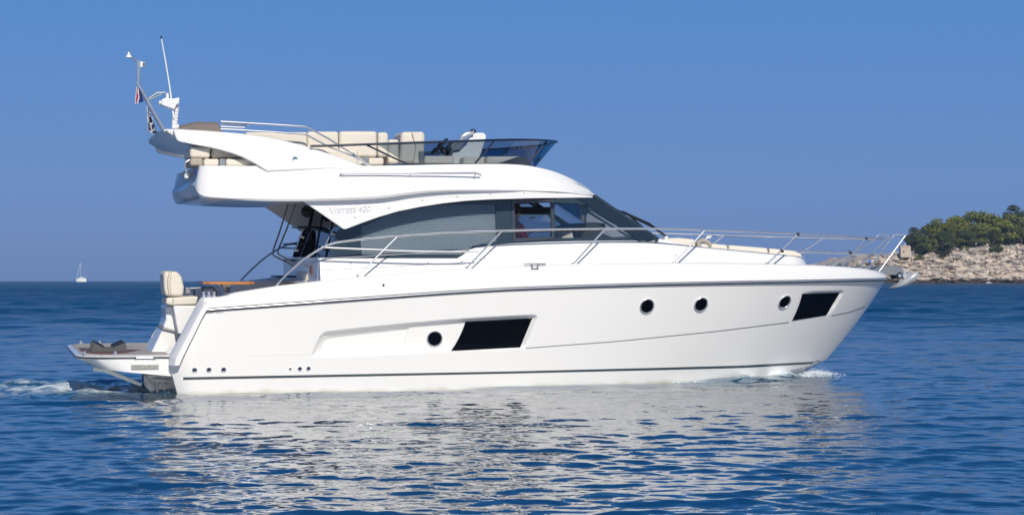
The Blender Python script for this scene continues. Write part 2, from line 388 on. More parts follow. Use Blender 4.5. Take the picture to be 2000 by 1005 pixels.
# stern quarter moulding band
def band(name, outer, inner, m, out=.03, thick=.05):
    mb = MB(); vs_ = []; n = 40
    o_ = np.array(outer, float); i_ = np.array(inner, float)
    s = np.linspace(0, 1, n)
    def rs(a): d = np.r_[0, np.cumsum(np.hypot(*np.diff(a, axis=0).T))]; d /= d[-1]; return np.interp(s, d, a[:, 0]), np.interp(s, d, a[:, 1])
    ox, oy = rs(o_); ix, iy = rs(i_)
    for k in range(n):
        A = pt(ox[k], oy[k], -1.86); B = sol(ix[k], iy[k], lambda u: -Bs(u) - out)
        mid = (A + B) / 2; mid.y = min(A.y, B.y) + .005
        vs_ += [(A.x, A.y + .12, A.z), A, (mid.x, B.y - .004, mid.z), B, (B.x + .004, B.y + thick, B.z)]
    fs_ = [(5 * k + j, 5 * k + j + 1, 5 * k + 6 + j, 5 * k + 5 + j) for k in range(n - 1) for j in range(4)]
    fs_ += [(0, 1, 2, 3, 4), tuple(5 * (n - 1) + j for j in (4, 3, 2, 1, 0))]
    mb.add(vs_, fs_); return mb.build(name, m, yacht, smooth=50)
band('quarter_moulding', [(399, 579), (393, 582), (384, 597), (331, 697), (331, 713)], [(409, 604), (403, 606), (396, 618), (357, 697), (350, 713)], WHITE2)
mb = MB(); prism_px(mb, [(401, 585), (340, 700), (350, 716), (480, 716), (480, 586)], -1.84, -1.62); mb.build('stern_bulwark', WHITE2, yacht, bevel=.02)

# ------------------------------------------------------------------ gunwale and deck
gu0 = sol(399, 580, lambda u: -Bs(u)).x; NG = 160
prof = []
for k in range(NG):
    s_ = k / (NG - 1); u = gu0 + (LS - gu0) * (1 - (1 - s_) ** 1.5)
    a = float(smooth_interp(u, SU, SW)); b = float(np.interp(u, GU, GW)); bsv = Bs(u); e = min(1, bsv / .5)
    if k == NG - 1: a = bow_s.z; b = pt(1722, 534, 0).z
    hgt = b - a; uu = u
    pr = [(bsv + .004, a), (bsv - .002, a + hgt * .35), (bsv - .022 * e, a + hgt * .72), (bsv - .05 * e, a + hgt * .93), (bsv - .085 * e, b), (bsv - .16 * e, b - .004), (bsv - .19 * e, b - .05), (0, b - .02)]
    back = .12 * max(0, 1 - (LS - u) / .5)
    prof.append([(uu - back * (j / 6) ** 1.5, max(v_, 0), w_) for j, (v_, w_) in enumerate(pr)])
mb = MB(); vs_ = []; m_ = len(prof[0])
for p in prof: vs_ += [(u, -v, w) for u, v, w in p] + [(u, v, w) for u, v, w in p[::-1]]
w2 = 2 * m_; cut = pt(600, 548, -1.8).x
fs_ = []
for k in range(NG - 1):
    for j in range(w2 - 1):
        if prof[k][0][0] < cut and j in (m_ - 2, m_ - 1, m_): continue
        fs_.append((k * w2 + j, k * w2 + j + 1, (k + 1) * w2 + j + 1, (k + 1) * w2 + j))
mb.add(vs_, fs_); deck = mb.build('gunwale_and_deck', WHITE2, yacht, smooth=40)
cu = [p for p in prof if p[0][0] < cut + .1]
for sgn in (-1, 1):
    vs_ = []; mb = MB()
    for p in cu:
        u, v, w = p[6]; vs_ += [(u, sgn * v, w), (u, sgn * v, w - .55)]
    mb.add(vs_, [(2 * i, 2 * i + 1, 2 * i + 3, 2 * i + 2) for i in range(len(cu) - 1)])
    mb.build('cockpit_lining', WHITE2, yacht)
cf_w = cu[0][6][2] - .5
mb = MB(); mb.box((cu[0][0][0] + .2, -1.75, cf_w - .03), (cut + .1, 1.75, cf_w)); mb.build('cockpit_floor', DECKT, yacht)

# ------------------------------------------------------------------ swim platform and stern gear
top_w = pt(255, 694, -1.72).z
aft_u = pt(137, 680, .3).x; fwd_u = pt(345, 694, -1.72).x
def plan(aft, half, rc, fwd, n=10):
    L = [(fwd, -half)]
    for k in range(n + 1):
        a = math.pi / 2 * k / n; L.append((aft + rc - rc * math.sin(a), -half + rc * .8 - rc * .8 * math.cos(a)))
    L += [(x, -y) for x, y in L[::-1]]; return L
def wb(u): return np.interp(u, [pt(161, 717, -1.7).x, pt(336, 735, -1.7).x], [pt(161, 717, -1.7).z, pt(336, 735, -1.7).z])
mb = MB(); A = plan(aft_u + .02, 1.70, .55, fwd_u); B = plan(aft_u, 1.74, .55, fwd_u); D = plan(aft_u + .27, 1.72, .45, fwd_u)
rings = [[(u, v, top_w) for u, v in A], [(u, v, top_w - .015) for u, v in B], [(u, v, top_w - .045) for u, v in B], [(u, v, float(wb(u))) for u, v in D]]
vs_ = sum(rings, []); n = len(A)
fs_ = [(r * n + i, r * n + (i + 1) % n, (r + 1) * n + (i + 1) % n, (r + 1) * n + i) for r in range(3) for i in range(n)] + [tuple(range(n)), tuple(range(3 * n, 4 * n))]
mb.add(vs_, fs_); plat = mb.build('swim_platform', WHITE2, yacht, smooth=30)
def sheet(name, outline, w, th, m, parent):
    n = len(outline); mb = MB(); mb.add([(u, v, w) for u, v in outline] + [(u, v, w + th) for u, v in outline], [tuple(range(n))[::-1], tuple(range(n, 2 * n))] + [(i, (i + 1) % n, n + (i + 1) % n, n + i) for i in range(n)])
    return mb.build(name, m, parent)
sheet('teak_deck', plan(aft_u + .07, 1.64, .5, fwd_u - .05), top_w - .003, .012, DECKT, plat)
ma = plan(aft_u + .09, 1.58, .48, aft_u + .09); 
sheet('wet_teak', [(aft_u + .5, -1.5), (aft_u + .3, -1.42), (aft_u + .13, -1.05), (aft_u + .10, -.4), (aft_u + .12, .3), (aft_u + .45, .0), (aft_u + .95, -.45), (aft_u + .7, -1.2)], top_w + .010, .003, BROWN, plat)
mb = MB(); L = [(u, v * 1.003, top_w - .03) for u, v in B]; mb.tube(L, .012, 6); mb.build('edge_trim', RUB, plat)
for (x, y, v) in [(195, 671, 1.5), (158, 672, 1.5), (225, 692, -1.62), (165, 693, -1.5)]:
    p = pt(x, y, v); MB().lathe([(.03, 0), (.03, .02), (.018, .035), (.018, .05), (0, .055)], (p.x, v, top_w + .005), (0, 0, 1), 12).build('deck_fitting', STEEL, plat)
# side hatch, handle, worn label
mb = MB(); boxpx(mb, 256, 697, 309, 708.5, -1.735, -1.70); h_ = mb.build('side_hatch', WHITE2, plat, bevel=.006)
mb = MB(); mb.tube([pt(264, 701, -1.75), pt(267, 697.5, -1.775), pt(298, 697.5, -1.775), pt(303, 701, -1.75)], .008, 6); mb.build('handle', STEEL, h_)
WORN = mat('worn steel step', (.38, .37, .33), .4, .6, 0, .6, 30, .004, 60)
mb = MB(); boxpx(mb, 256, 710.5, 310, 722, -1.735, -1.60); mb.build('worn_step', WORN, plat, bevel=.008)
PALEM = mat('weathered alloy', (.52, .52, .50), .5, .3, 0, .3, 15)
mb = MB(); mb.tube([pt(203, 721, -1.2), pt(276, 751, -1.2)], [.035, .024], 10); mb.tube([pt(182, 720, -1.2), pt(206, 723, -1.2)], .028, 8); mb.build('support_strut', WHITE2, plat)
mb = MB(); prism_px(mb, [(281, 731), (340, 733), (343, 772), (300, 772), (282, 752)], -1.22, -1.12); mb.build('bracket_plate', PALEM, plat, bevel=.01)
mb = MB()
for x in (286, 298, 312, 325):
    c = pt(x, 751, -1.25); mb.lathe([(0, .0), (.02, .0), (.02, .03), (.012, .035), (0, .035)], c, (0, -1, 0), 10)
mb.tube([pt(284, 735, -1.28), pt(302, 757, -1.28)], .018, 8); mb.tube([pt(298, 741, -1.3), pt(332, 743, -1.3)], .022, 8); mb.tube([pt(306, 739, -1.3), pt(308, 765, -1.3)], .02, 8); mb.tube([pt(320, 741, -1.3), pt(322, 768, -1.3)], .018, 8)
mb.build('lifting_linkage', PALEM, plat)
mb = MB(); boxpx(mb, 300, 734, 345, 762, -1.0, 1.0); mb.build('gap_shade_block', mat('dark gap shade', (.06, .065, .07), .5), plat)  # dark block stands in for the shaded gap under the platform
# dinghy chocks
for vv in (-.85, -.45):
    c0 = pt(178, 684.5, -.85); c1 = pt(249, 684, -.85); L = c1.x - c0.x; u0 = c0.x; w0 = top_w + .012
    sc = L / 71
    prof_ = [(0, 0), (4, 17), (8, 18.5), (24, 10), (28, 5.5), (41, 5.5), (45, 10), (63, 18.5), (67, 17), (71, 0)]
    mb = MB().prism([(u0 + x * sc, w0 + y * sc) for x, y in prof_], vv, vv + .12); ch = mb.build('dinghy_chock', GREYRUB, plat, bevel=.006)
    mb = MB(); mb.prism([(u0 + 6 * sc, w0 + 18.2 * sc), (u0 + 25 * sc, w0 + 9 * sc), (u0 + 26 * sc, w0 + 11 * sc), (u0 + 7 * sc, w0 + 20.5 * sc)], vv - .01, vv + .13)
    mb.prism([(u0 + 43 * sc, w0 + 9 * sc), (u0 + 65 * sc, w0 + 18.2 * sc), (u0 + 64 * sc, w0 + 20.5 * sc), (u0 + 42.5 * sc, w0 + 11 * sc)], vv - .01, vv + .13); mb.build('pad', BLACK, ch)
# stern module: steps and seat
mb = MB(); prism_px(mb, [(294, 690), (318, 641), (352, 648), (352, 690)], -.95, -.1); mb.build('boarding_step', WHITE2, yacht, bevel=.03)
mb = MB(); prism_px(mb, [(317, 642), (319, 639), (352, 646), (352, 650)], -1.0, -.1); mb.build('step_tread', DECKT, yacht, bevel=.005)
mb = MB(); prism_px(mb, [(338, 596), (392, 596), (392, 655), (348, 652), (343, 625)], -1.22, -.1); mod = mb.build('seat_base', WHITE2, yacht, bevel=.025)
mb = MB(); prism_px(mb, [(322, 598), (340, 596), (348, 649), (318, 640), (324, 622)], -1.02, -.3); mb.build('seat_back_panel', WHITE2, mod, bevel=.03)
mb = MB(); prism_px(mb, [(325, 581), (388, 578), (384, 595), (337, 596.5), (324, 594)], -1.24, -.55); s_ = mb.build('cockpit_seat', BEIGE, yacht, bevel=.03)
mb = MB(); prism_px(mb, [(319, 532), (326, 529), (347, 530), (355, 540), (360, 560), (358, 579), (323, 578), (320, 560)], -1.2, -.6); mb.build('backrest', BEIGE, s_, bevel=.045, seg=4)
mb = MB()
for x, v in ((323, -1.21), ): pass
mb.tube([pt(331, 530, -1.205), pt(327.5, 545, -1.212), pt(328, 562, -1.212), pt(331, 578, -1.205)], .006, 6); mb.tube([pt(335, 529.5, -1.205), pt(332, 545, -1.212), pt(332, 562, -1.212), pt(335, 578, -1.205)], .004, 6)
mb.tube([pt(338, 582, -1.245), pt(338, 596, -1.245)], .006, 6); mb.build('piping', BEIGED, s_)
mb = MB(); prism_px(mb, [(362, 561), (372, 561), (372, 573), (362, 573)], -.9, -.8); mb.build('seat_hinge', STEELD, s_, bevel=.005)
# quarter cleats and bollards
def cleat(x0, x1, y0, y1, v, name='mooring_cleat'):
    mb = MB(); a = pt(x0, y0, v); b = pt(x1, y0, v); c = pt(x0, y1, v).z; m1 = a.lerp(b, .34); m2 = a.lerp(b, .66)
    mb.tube([a, a.lerp(b, .1), a.lerp(b, .9), b], [.006, .011, .011, .006], 8)
    mb.tube([m1, (m1.x + .02, v, c)], .011, 8); mb.tube([m2, (m2.x - .02, v, c)], .011, 8)
    mb.box((m1.x, v - .03, c - .008), (m2.x, v + .03, c + .002))
    return mb.build(name, STEEL, yacht)
cleat(1022, 1067, 515, 523.5, -1.99).data.materials[0] = STEELD
for x in (398, 408, 418):
    c = pt(x, 579, -1.78); MB().lathe([(.03, 0), (.03, .02), (.018, .03), (.018, .05), (.03, .06), (.02, .07), (0, .07)], c, (0, 0, 1), 14).build('fairlead', STEEL, yacht)
for L_ in ([pt(372, 563, -.2), pt(415, 561, -.2), pt(422, 569, -.2), pt(422, 580, -.2)], [pt(378, 563, .3), pt(380, 580, .3)], [pt(395, 562, .3), pt(397, 580, .3)]): MB().tube(L_, .016, 8).build('cockpit_chair_frame', STEELD, yacht)
MB().tube([pt(440, 573.5, -1.7), pt(500, 569, -1.7)], .008, 6).build('cockpit_grab_rail', STEEL, yacht)
mb = MB(); prism_px(mb, [(455, 554), (520, 547), (590, 546), (590, 575), (455, 575)], 1.2, 1.45); mb.build('cockpit_coaming', WHITE2, yacht, bevel=.02)
# cockpit table
mb = MB(); a = pt(397, 553, -.5); b = pt(497, 553, -.5)
sheetpl = [(a.x + .08, -.55), (b.x - .08, -.55), (b.x, -.47), (b.x, .35), (b.x - .08, .43), (a.x + .08, .43), (a.x, .35), (a.x, -.47)]
tb = sheet('cockpit_table', sheetpl, a.z - .012, .035, TEAK, yacht)
mb = MB().lathe([(.09, 0), (.10, .005), (.055, .12), (.045, .3), (.07, .5), (.12, .55)], (.5 * (a.x + b.x), -.1, a.z - .56), (0, 0, 1), 20); mb.build('pedestal', STEEL, tb)

# ------------------------------------------------------------------ coaming and foredeck trunk
trunk_top = [(622, 503), (700, 503.2), (896, 503.5), (925, 483), (998, 474.5), (1060, 471.5), (1124, 470), (1200, 469), (1262, 468.5), (1300, 473), (1397, 484), (1504, 494), (1577, 501), (1588, 508), (1594, 518)]
tu0 = pt(622, 520, -1.5).x; tuE = pt(1596, 519, -.85).x
def Bk(u):
    x = min(max((u - 6.0) / (tuE - 6.0), 0), 1); return 1.61 * (1 - .50 * x ** 2.0)
TT = [sol(x, y, lambda u: -Bk(u)) for x, y in trunk_top]; TU = np.array([p.x for p in TT]); TW = np.array([p.z for p in TT])
mb = MB(); secs = []
NT = 120
for k in range(NT + 1):
    u = tu0 + (TU[-1] - tu0) * k / NT; wt = float(np.interp(u, TU, TW)); bb = Bk(u); wd = float(np.interp(u, GU, GW)) - .08; h_ = max(wt - wd, .02)
    ex = math.sqrt(max(0, 1 - max(0, (u - TU[-1] + .5) / .5) ** 2)) if u > TU[-1] - .5 else 1
    bb = bb * (.35 + .65 * ex)
    cab = .0 if u < pt(1262, 470, -1.5).x else .03
    secs.append([(u, -bb - .10, wd), (u, -bb - .03, wd + h_ * .55), (u, -bb, wd + h_ * .86), (u, -bb + .03, wd + h_ * .97), (u, -bb + .09, wt), (u, -bb * .5, wt + cab), (u, 0, wt + cab * 1.4), (u, bb * .5, wt + cab), (u, bb - .09, wt), (u, bb - .03, wd + h_ * .97), (u, bb, wd + h_ * .86), (u, bb + .03, wd + h_ * .55), (u, bb + .10, wd)])
vs_ = sum(secs, []); n = 13
mb.add(vs_, [(k * n + j, k * n + j + 1, (k + 1) * n + j + 1, (k + 1) * n + j) for k in range(NT) for j in range(n - 1)] + [tuple(range(n)), tuple(range(NT * n, NT * n + n))])
trunk = mb.build('cabin_trunk', WHITE2, yacht, smooth=50)
for x, y in [(980, 516), (1000, 510), (1100, 505), (1175, 501), (1245, 501), (835, 513), (902, 509), (685, 514), (1060, 506), (1320, 498)]:
    p = sol(x, y, lambda u: -Bk(u) - .03); MB().lathe([(0, .006), (.006, .005), (.009, 0)], p + Vector((0, -.012, 0)), (0, -1, 0), 8).build('screw_cap', GREYW, trunk)
# sunpad cushions
def pad(name, pts, v0, v1, m=BEIGE, bevel=.04, parent=yacht):
    mb = MB(); prism_px(mb, pts, v0, v1); return mb.build(name, m, parent, bevel=bevel, seg=4)
pad('sunpad_cushion', [(1301, 478), (1302, 465), (1330, 464), (1358, 467), (1368, 484)], -.75, .9)
pad('sunpad_cushion', [(1369, 484), (1368, 477), (1378, 474.5), (1420, 478), (1423, 489)], -.8, .9)
pad('sunpad_cushion', [(1424, 490), (1424, 478), (1500, 484), (1502, 497)], -.8, .9)
pad('sunpad_cushion', [(1503, 497), (1503, 484.5), (1552, 489.5), (1566, 496), (1568, 502)], -.75, .85)
mb = MB(); mb.tube([pt(1366, 482, -.8), pt(1363, 473, -.8), pt(1372, 468, -.8), pt(1384, 474, -.8), pt(1388, 480, -.8)], .035, 8); mb.build('rolled_towel', mat('taupe towel', (.40, .36, .30), .9, bump=.01, bscale=20), yacht)
mb = MB(); mb.tube([pt(1377, 470, -.3), pt(1382, 461, -.3), pt(1390, 461, -.3), pt(1388, 464, -.3), pt(1380, 464, -.3)], .012, 6); mb.build('pad_bracket', WHITE2, yacht)

# ------------------------------------------------------------------ flybridge moulding
wl = pt(400, 387, -1.74).z
uE0 = pt(343, 374, 0).x; wE = pt(343, 374, 0).z; uE2 = pt(377, 361, -1.45).x; wE2 = pt(377, 361, -1.45).z
side = [(489, -1.86), (564, -1.88), (638, -1.90), (740, -1.90), (808, -1.88), (878, -1.86), (1004, -1.80), (1070, -1.70), (1116, -1.56), (1148, -1.36)]
yU = [391.6, 393, 391.8, 387.5, 379, 374, 373.5, 375, 378, 382.5]
yE = [387, 388, 387, 382.5, 374, 370.5, 371, 373, 376.5, 381.5]
yM = [352, 351, 350, 349, 348, 347, 347, 350, 358, 370]
yD = [324, 324, 324.3, 323.5, 322.6, 321, 321, 331.5, 349, 367]
LU = [Vector((uE0 + .24, 0, wl)), Vector((uE0 + .28, -.85, wl)), Vector((uE2 + .10, -1.40, wl)), pt(400, 387, -1.72)] + [pt(x, y, v) for (x, v), y in zip(side, yU)]
LE = [Vector((uE0, 0, wE)), Vector((uE0 + .05, -.85, wE)), Vector((uE2, -1.45, wE2)), pt(399, 383, -1.76)] + [pt(x, y, v - .02) for (x, v), y in zip(side, yE)]
LM = [Vector((uE0 + .13, 0, wE + .10)), Vector((uE0 + .18, -.83, wE + .10)), pt(381, 354, -1.42), pt(398, 352, -1.70)] + [pt(x, y, v + .05) for (x, v), y in zip(side, yM)]
LD = [Vector((uE0 + .38, 0, pt(392, 323, -1.5).z)), Vector((uE0 + .42, -.8, pt(392, 323, -1.5).z)), pt(390, 323.5, -1.38), pt(402, 323.5, -1.62)] + [pt(x, y, v + .16 + (.03 if x > 1000 else 0)) for (x, v), y in zip(side, yD)]
def nose(L, du1, du2):
    p = L[-1]; q = LE[13]; L.append(Vector((p.x + du1, -.95 if False else p.y * .74, p.z - .012))); L.append(Vector((p.x + du2, p.y * .40, p.z - .018))); L.append(Vector((p.x + du2 + .05, 0, p.z - .018)))
tipn = pt(1169, 383.5, -1.12)
def nose2(L, back, dz):
    L += [Vector((tipn.x - back, -1.14, tipn.z + dz)), Vector((tipn.x - back + .14, -.7, tipn.z + dz + .01)), Vector((tipn.x - back + .2, 0, tipn.z + dz + .015))]
nose2(LU, .03, -.02); nose2(LE, 0, .0); nose2(LM, .08, .035); nose2(LD, .14, .06)
lev = [catmull(L, 5) for L in (LU, LE, LM, LD)]
n = len(lev[0]); vs_ = []; 
for L in lev: vs_ += L
for L in lev: vs_ += [Vector((p.x, -p.y, p.z)) for p in L]
fs_ = []
for s_ in (0, 4):
    for r in range(3):
        for i in range(n - 1): fs_.append(((s_ + r) * n + i, (s_ + r) * n + i + 1, (s_ + r + 1) * n + i + 1, (s_ + r + 1) * n + i))
for r in (0, 3):
    for i in range(n - 1): fs_.append((r * n + i, r * n + i + 1, (r + 4) * n + i + 1, (r + 4) * n + i))
mb = MB(); mb.add(vs_, fs_)
fly = mb.build('flybridge', WHITE2, yacht, smooth=28)
fly.data.validate()
def flyside(x, y):   # point on the outer side
    return pt(x, y, -1.84)
# wing panel under the lip (near and far)
wing_px = [(592, 393), (632, 420), (671, 447), (676, 447), (707.5, 435), (742, 423), (777.5, 412.5), (820, 404), (865, 397), (910, 392), (952, 389.5), (1040, 387), (1110, 386), (1158, 385.5), (1158, 383), (1116, 378), (1004, 373), (878, 373), (808, 378), (740, 386), (638, 391), (600, 392)]
def wv(u, w): return -1.81 + .016 * max(0, u - 3)
def pw(x, y):
    v = -1.6
    for _ in range(12): p = pt(x, y, v); v = wv(p.x, p.z)
    return (p.x, p.z)
wing = [pw(x, y) for x, y in wing_px]
for s_ in (1, -1):
    mb = MB().prism(wing, (lambda u, w: wv(u, w)) if s_ > 0 else (lambda u, w: -wv(u, w) - .06), (lambda u, w: wv(u, w) + .06) if s_ > 0 else (lambda u, w: -wv(u, w)))
    wo_ = mb.build('wing_panel', WHITE2, fly, bevel=.006)
    if s_ > 0:
        for x, y in [(693, 424.5), (759, 406), (825, 391), (893, 384), (958, 379), (1024, 377.5), (1088, 376)]:
            p = pw(x, y); MB().lathe([(0, .006), (.006, .005), (.009, 0)], (p[0], wv(*p) - .002, p[1]), (0, -1, 0), 8).build('screw_cap', GREYW, wo_)
# embossed lettering
def lettering(txt, size, pxy, v, m, parent, shear=.25, rot=0, ext=.004, space=1.0):
    cu_ = bpy.data.curves.new('lettering', 'FONT'); cu_.body = txt; cu_.size = size; cu_.shear = shear; cu_.extrude = ext; cu_.space_character = space
    ob = bpy.data.objects.new('lettering', cu_); C.objects.link(ob); dg = bpy.context.evaluated_depsgraph_get()
    me = bpy.data.meshes.new_from_object(ob.evaluated_get(dg)); C.objects.unlink(ob); bpy.data.objects.remove(ob)
    p = pt(pxy[0], pxy[1], v); T = Matrix.Translation(p) @ Matrix.Rotation(-rot, 4, 'Y') @ Matrix.Rotation(R(90), 4, 'X')
    me.transform(T); me.materials.clear(); o = link_mesh('lettering', me, m, parent, 0); return o
LET = mat('silver lettering', (.70, .70, .73), .35, .2)
vL = wv(pt(680, 412, -1.7).x, 0) - .003
lettering('V', .15, (642, 418), vL, LET, fly, .1, R(3)); lettering('IRTESS', .095, (653, 417), vL, LET, fly, .25, R(4), space=1.12); lettering('420', .115, (699, 413.5), vL, LET, fly, .35, R(3))
mb = MB(); mb.tube([pt(655, 408, vL), pt(697, 405.5, vL)], .004, 4); mb.build('lettering_bar', LET, fly)
# side grab rail
mb = MB(); vv = -1.83
mb.tube([pt(664, 341.5, vv - .02), pt(668, 339, vv - .04), pt(800, 338.5, vv - .04), pt(931, 338, vv - .04), pt(939, 342, vv)], .012, 8)
for x in (672, 801, 928): mb.tube([pt(x, 339, vv - .04), pt(x, 343.5, vv - .01)], .014, 8)
mb.build('side_grab_rail', STEEL, fly)
p = pt(383, 338, -1.47)
mb = MB(); 
for a in range(4):
    an = a * math.pi / 4; r_ = .055 if a % 2 == 0 else .032
    mb.tube([p + Vector((math.cos(an) * r_ * .6, -.02, math.sin(an) * r_)), p - Vector((math.cos(an) * r_ * .6, .02, math.sin(an) * r_))], .007, 4)
mb.build('emblem', NAVY, fly)
# underside lamp & speaker
mb = MB(); a = pt(505, 399, -.6); mb.box((a.x, -.62, wl - .012), (a.x + .75, -.57, wl - .001)); mb.build('soffit_lamp', mat('lamp lens', (.8, .78, .7), .3), fly)

# ------------------------------------------------------------------ arch
vA = -1.79
leg_px = [(337, 251.2), (350, 251.4), (369, 252.7), (400, 254.3), (429, 256.6), (460, 259), (488.6, 262), (520, 266.5), (548, 272), (585, 281), (620, 291.5), (665, 307), (714, 325), (670, 328), (620, 330.6), (570, 333), (521.5, 335.5), (511, 328), (498, 319.5), (474, 307), (452, 299), (429, 292.5), (410, 288), (387, 284), (358, 278), (346, 275.5)]
leg = [uw(x, y, vA + .3 * (330 - y) / 80) for x, y in leg_px]; wf_, wt_ = pt(600, 331, vA).z, pt(330, 251, -1.48).z
def lv(u, w): return 1.79 - .31 * min(max((w - wf_) / (wt_ - wf_), 0), 1)
for s_ in (1, -1):
    mb = MB().prism(leg, (lambda u, w: -lv(u, w)) if s_ > 0 else (lambda u, w: lv(u, w) - .13), (lambda u, w: -lv(u, w) + .13) if s_ > 0 else lv)
    lg = mb.build('arch_leg', WHITE2, fly, bevel=.035, seg=4)
    if s_ > 0:
        c = pt(576, 310.5, -1.72); o = MB().lathe([(.036, -.002), (.036, .01), (.028, .018), (.016, .014), (0, .012)], c, (0, -1, 0), 20).build('side_light', STEEL, lg)
        MB().lathe([(0, .02), (.014, .02), (.018, .012)], c + Vector((.012, 0, 0)), (0, -1, 0), 12).build('lens', mat('green lens', (.02, .25, .18), .2), o)
# cross slab
tipc = pt(300, 271, 0); tpa = pt(319, 251, -1.45); bfa = pt(306, 296, 1.4); bff = pt(363, 307, 1.4); tpf = pt(372, 253, -1.45)
sec0 = [(tipc.x, tipc.z), (tpa.x - .03, tpa.z + .01), (tpf.x + .1, tpf.z + .01), (bff.x + .05, bff.z), (bfa.x, bfa.z)]
vs_ = []; vv_ = [-1.42, -1.2, -.7, 0, .7, 1.2, 1.42]; du_ = [.07, .035, .01, 0, .01, .035, .07]
for v, du in zip(vv_, du_):
    for i, (u, w) in enumerate(sec0): vs_.append((u + du * (1 if i in (0, 1, 4) else 0), v * (1.0), w - (.012 if abs(v) > 1.4 and i in (1, 2) else 0)))
mb = MB(); mb.add(vs_, [(5 * k + j, 5 * k + (j + 1) % 5, 5 * k + 5 + (j + 1) % 5, 5 * k + 5 + j) for k in range(6) for j in range(5)] + [(0, 1, 2, 3, 4), (30, 31, 32, 33, 34)])
# near chamfered end
slab = mb.build('arch_beam', WHITE2, fly, bevel=.03)
# ------------------------------------------------------------------ flybridge furniture
def cushion(x0, y0, x1, y1, v0, v1, name='fly_seat', bevel=.045, parent=fly, m=BEIGE, rake=0):
    mb = MB(); prism_px(mb, [(x0 + rake, y0), (x1 + rake * .6, y0), (x1, y1), (x0, y1)], v0, v1); return mb.build(name, m, parent, bevel=bevel, seg=4)
cushion(371, 286, 411, 309, -1.50, -.7); cushion(413, 287, 500, 309, -1.44, -.9); cushion(398, 310, 428, 324, -1.56, -.7, bevel=.03); cushion(441, 310, 505, 324, -1.56, -.7, bevel=.03)
mb = MB(); boxpx(mb, 429, 310, 440, 324, -1.57, -1.2); mb.build('seat_bracket', STEELD, fly)
cushion(371, 309, 397, 324, -1.50, -.7, bevel=.03, m=BEIGED)
cushion(480, 258, 600, 290, -1.2, -1.0, bevel=.03); cushion(500, 290, 700, 325, -1.25, -.6)
cushion(600, 256.5, 662, 306, -1.15, -.95); cushion(663, 256, 737, 307, -1.15, -.95); cushion(738, 258, 759, 306, -1.12, -.3); cushion(690, 308, 750, 322, -1.2, -.5, bevel=.03); cushion(758, 272, 780, 319, -1.0, -.3)
mb = MB(); boxpx(mb, 708, 306, 721, 323, -1.22, -1.1); mb.build('seat_bracket', STEELD, fly)
hs_ = cushion(780, 257, 829, 318, -.75, -.2, 'helm_seat', .06, rake=4)
hs2 = MB(); prism_px(hs2, [(804, 258), (826, 257), (829, 300), (826, 318), (808, 319), (812, 285)], -.79, -.74); hs2.build('bolster', BEIGE, hs_, bevel=.02)
cushion(829, 304, 888, 320, -.8, -.2, 'helm_seat_squab', .04)
mb = MB(); boxpx(mb, 819, 295, 829, 313, -.84, -.8); mb.build('seat_lever', STEELD, hs_, bevel=.01)
cushion(905, 306, 962, 323, -1.0, .2, bevel=.04); cushion(950, 305, 1032, 323, -1.15, .3, bevel=.05)
mb = MB(); prism_px(mb, [(928, 259), (946, 259), (951, 266), (941, 297), (931, 320), (886, 321), (883, 297), (900, 293), (912, 282), (917, 270)], -.75, .1)
cons = mb.build('helm_console', WHITE2, fly, bevel=.025)
mb = MB(); mb.tube([pt(897, 279, -.78), pt(902, 267, -.8), pt(912, 261, -.8), pt(925, 259.5, -.78)], .03, 8); mb.build('console_grip', STEEL, cons)
MB().lathe([(0, .055), (.03, .05), (.045, .02), (.045, -.02)], pt(924, 259, -.4), (0, 0, 1), 16).build('compass', BLACK, cons)
mb = MB(); prism_px(mb, [(880, 285), (893, 272), (905, 281), (900, 292), (884, 295)], -.8, -.4); mb.build('instrument_panel', STEELD, cons, bevel=.01)
# steering wheel
c = pt(858, 286, -.5); ax = (pt(872, 272, -.5) - pt(843, 300, -.5)).normalized(); nrm = Vector((ax.z, 0, -ax.x)); sd_ = Vector((0, 1, 0)); rr = (pt(872, 272, -.5) - pt(843, 300, -.5)).length / 2
L = [c + (ax * math.cos(a) + sd_ * math.sin(a)) * rr for a in [2 * math.pi * k / 28 for k in range(29)]]
mb = MB().tube(L, .016, 8); mb.tube([c, c + nrm * .12], [.03, .05], 10)
for a in (0, 2.1, 4.2): mb.tube([c, c + (ax * math.cos(a) + sd_ * math.sin(a)) * rr], .012, 6)
mb.build('steering_wheel', BLACK, cons)
mb = MB().tube([pt(866, 295, -.5), pt(878, 301, -.5), pt(884, 302, -.5)], .035, 8); mb.build('wheel_mount', BLACK, cons)
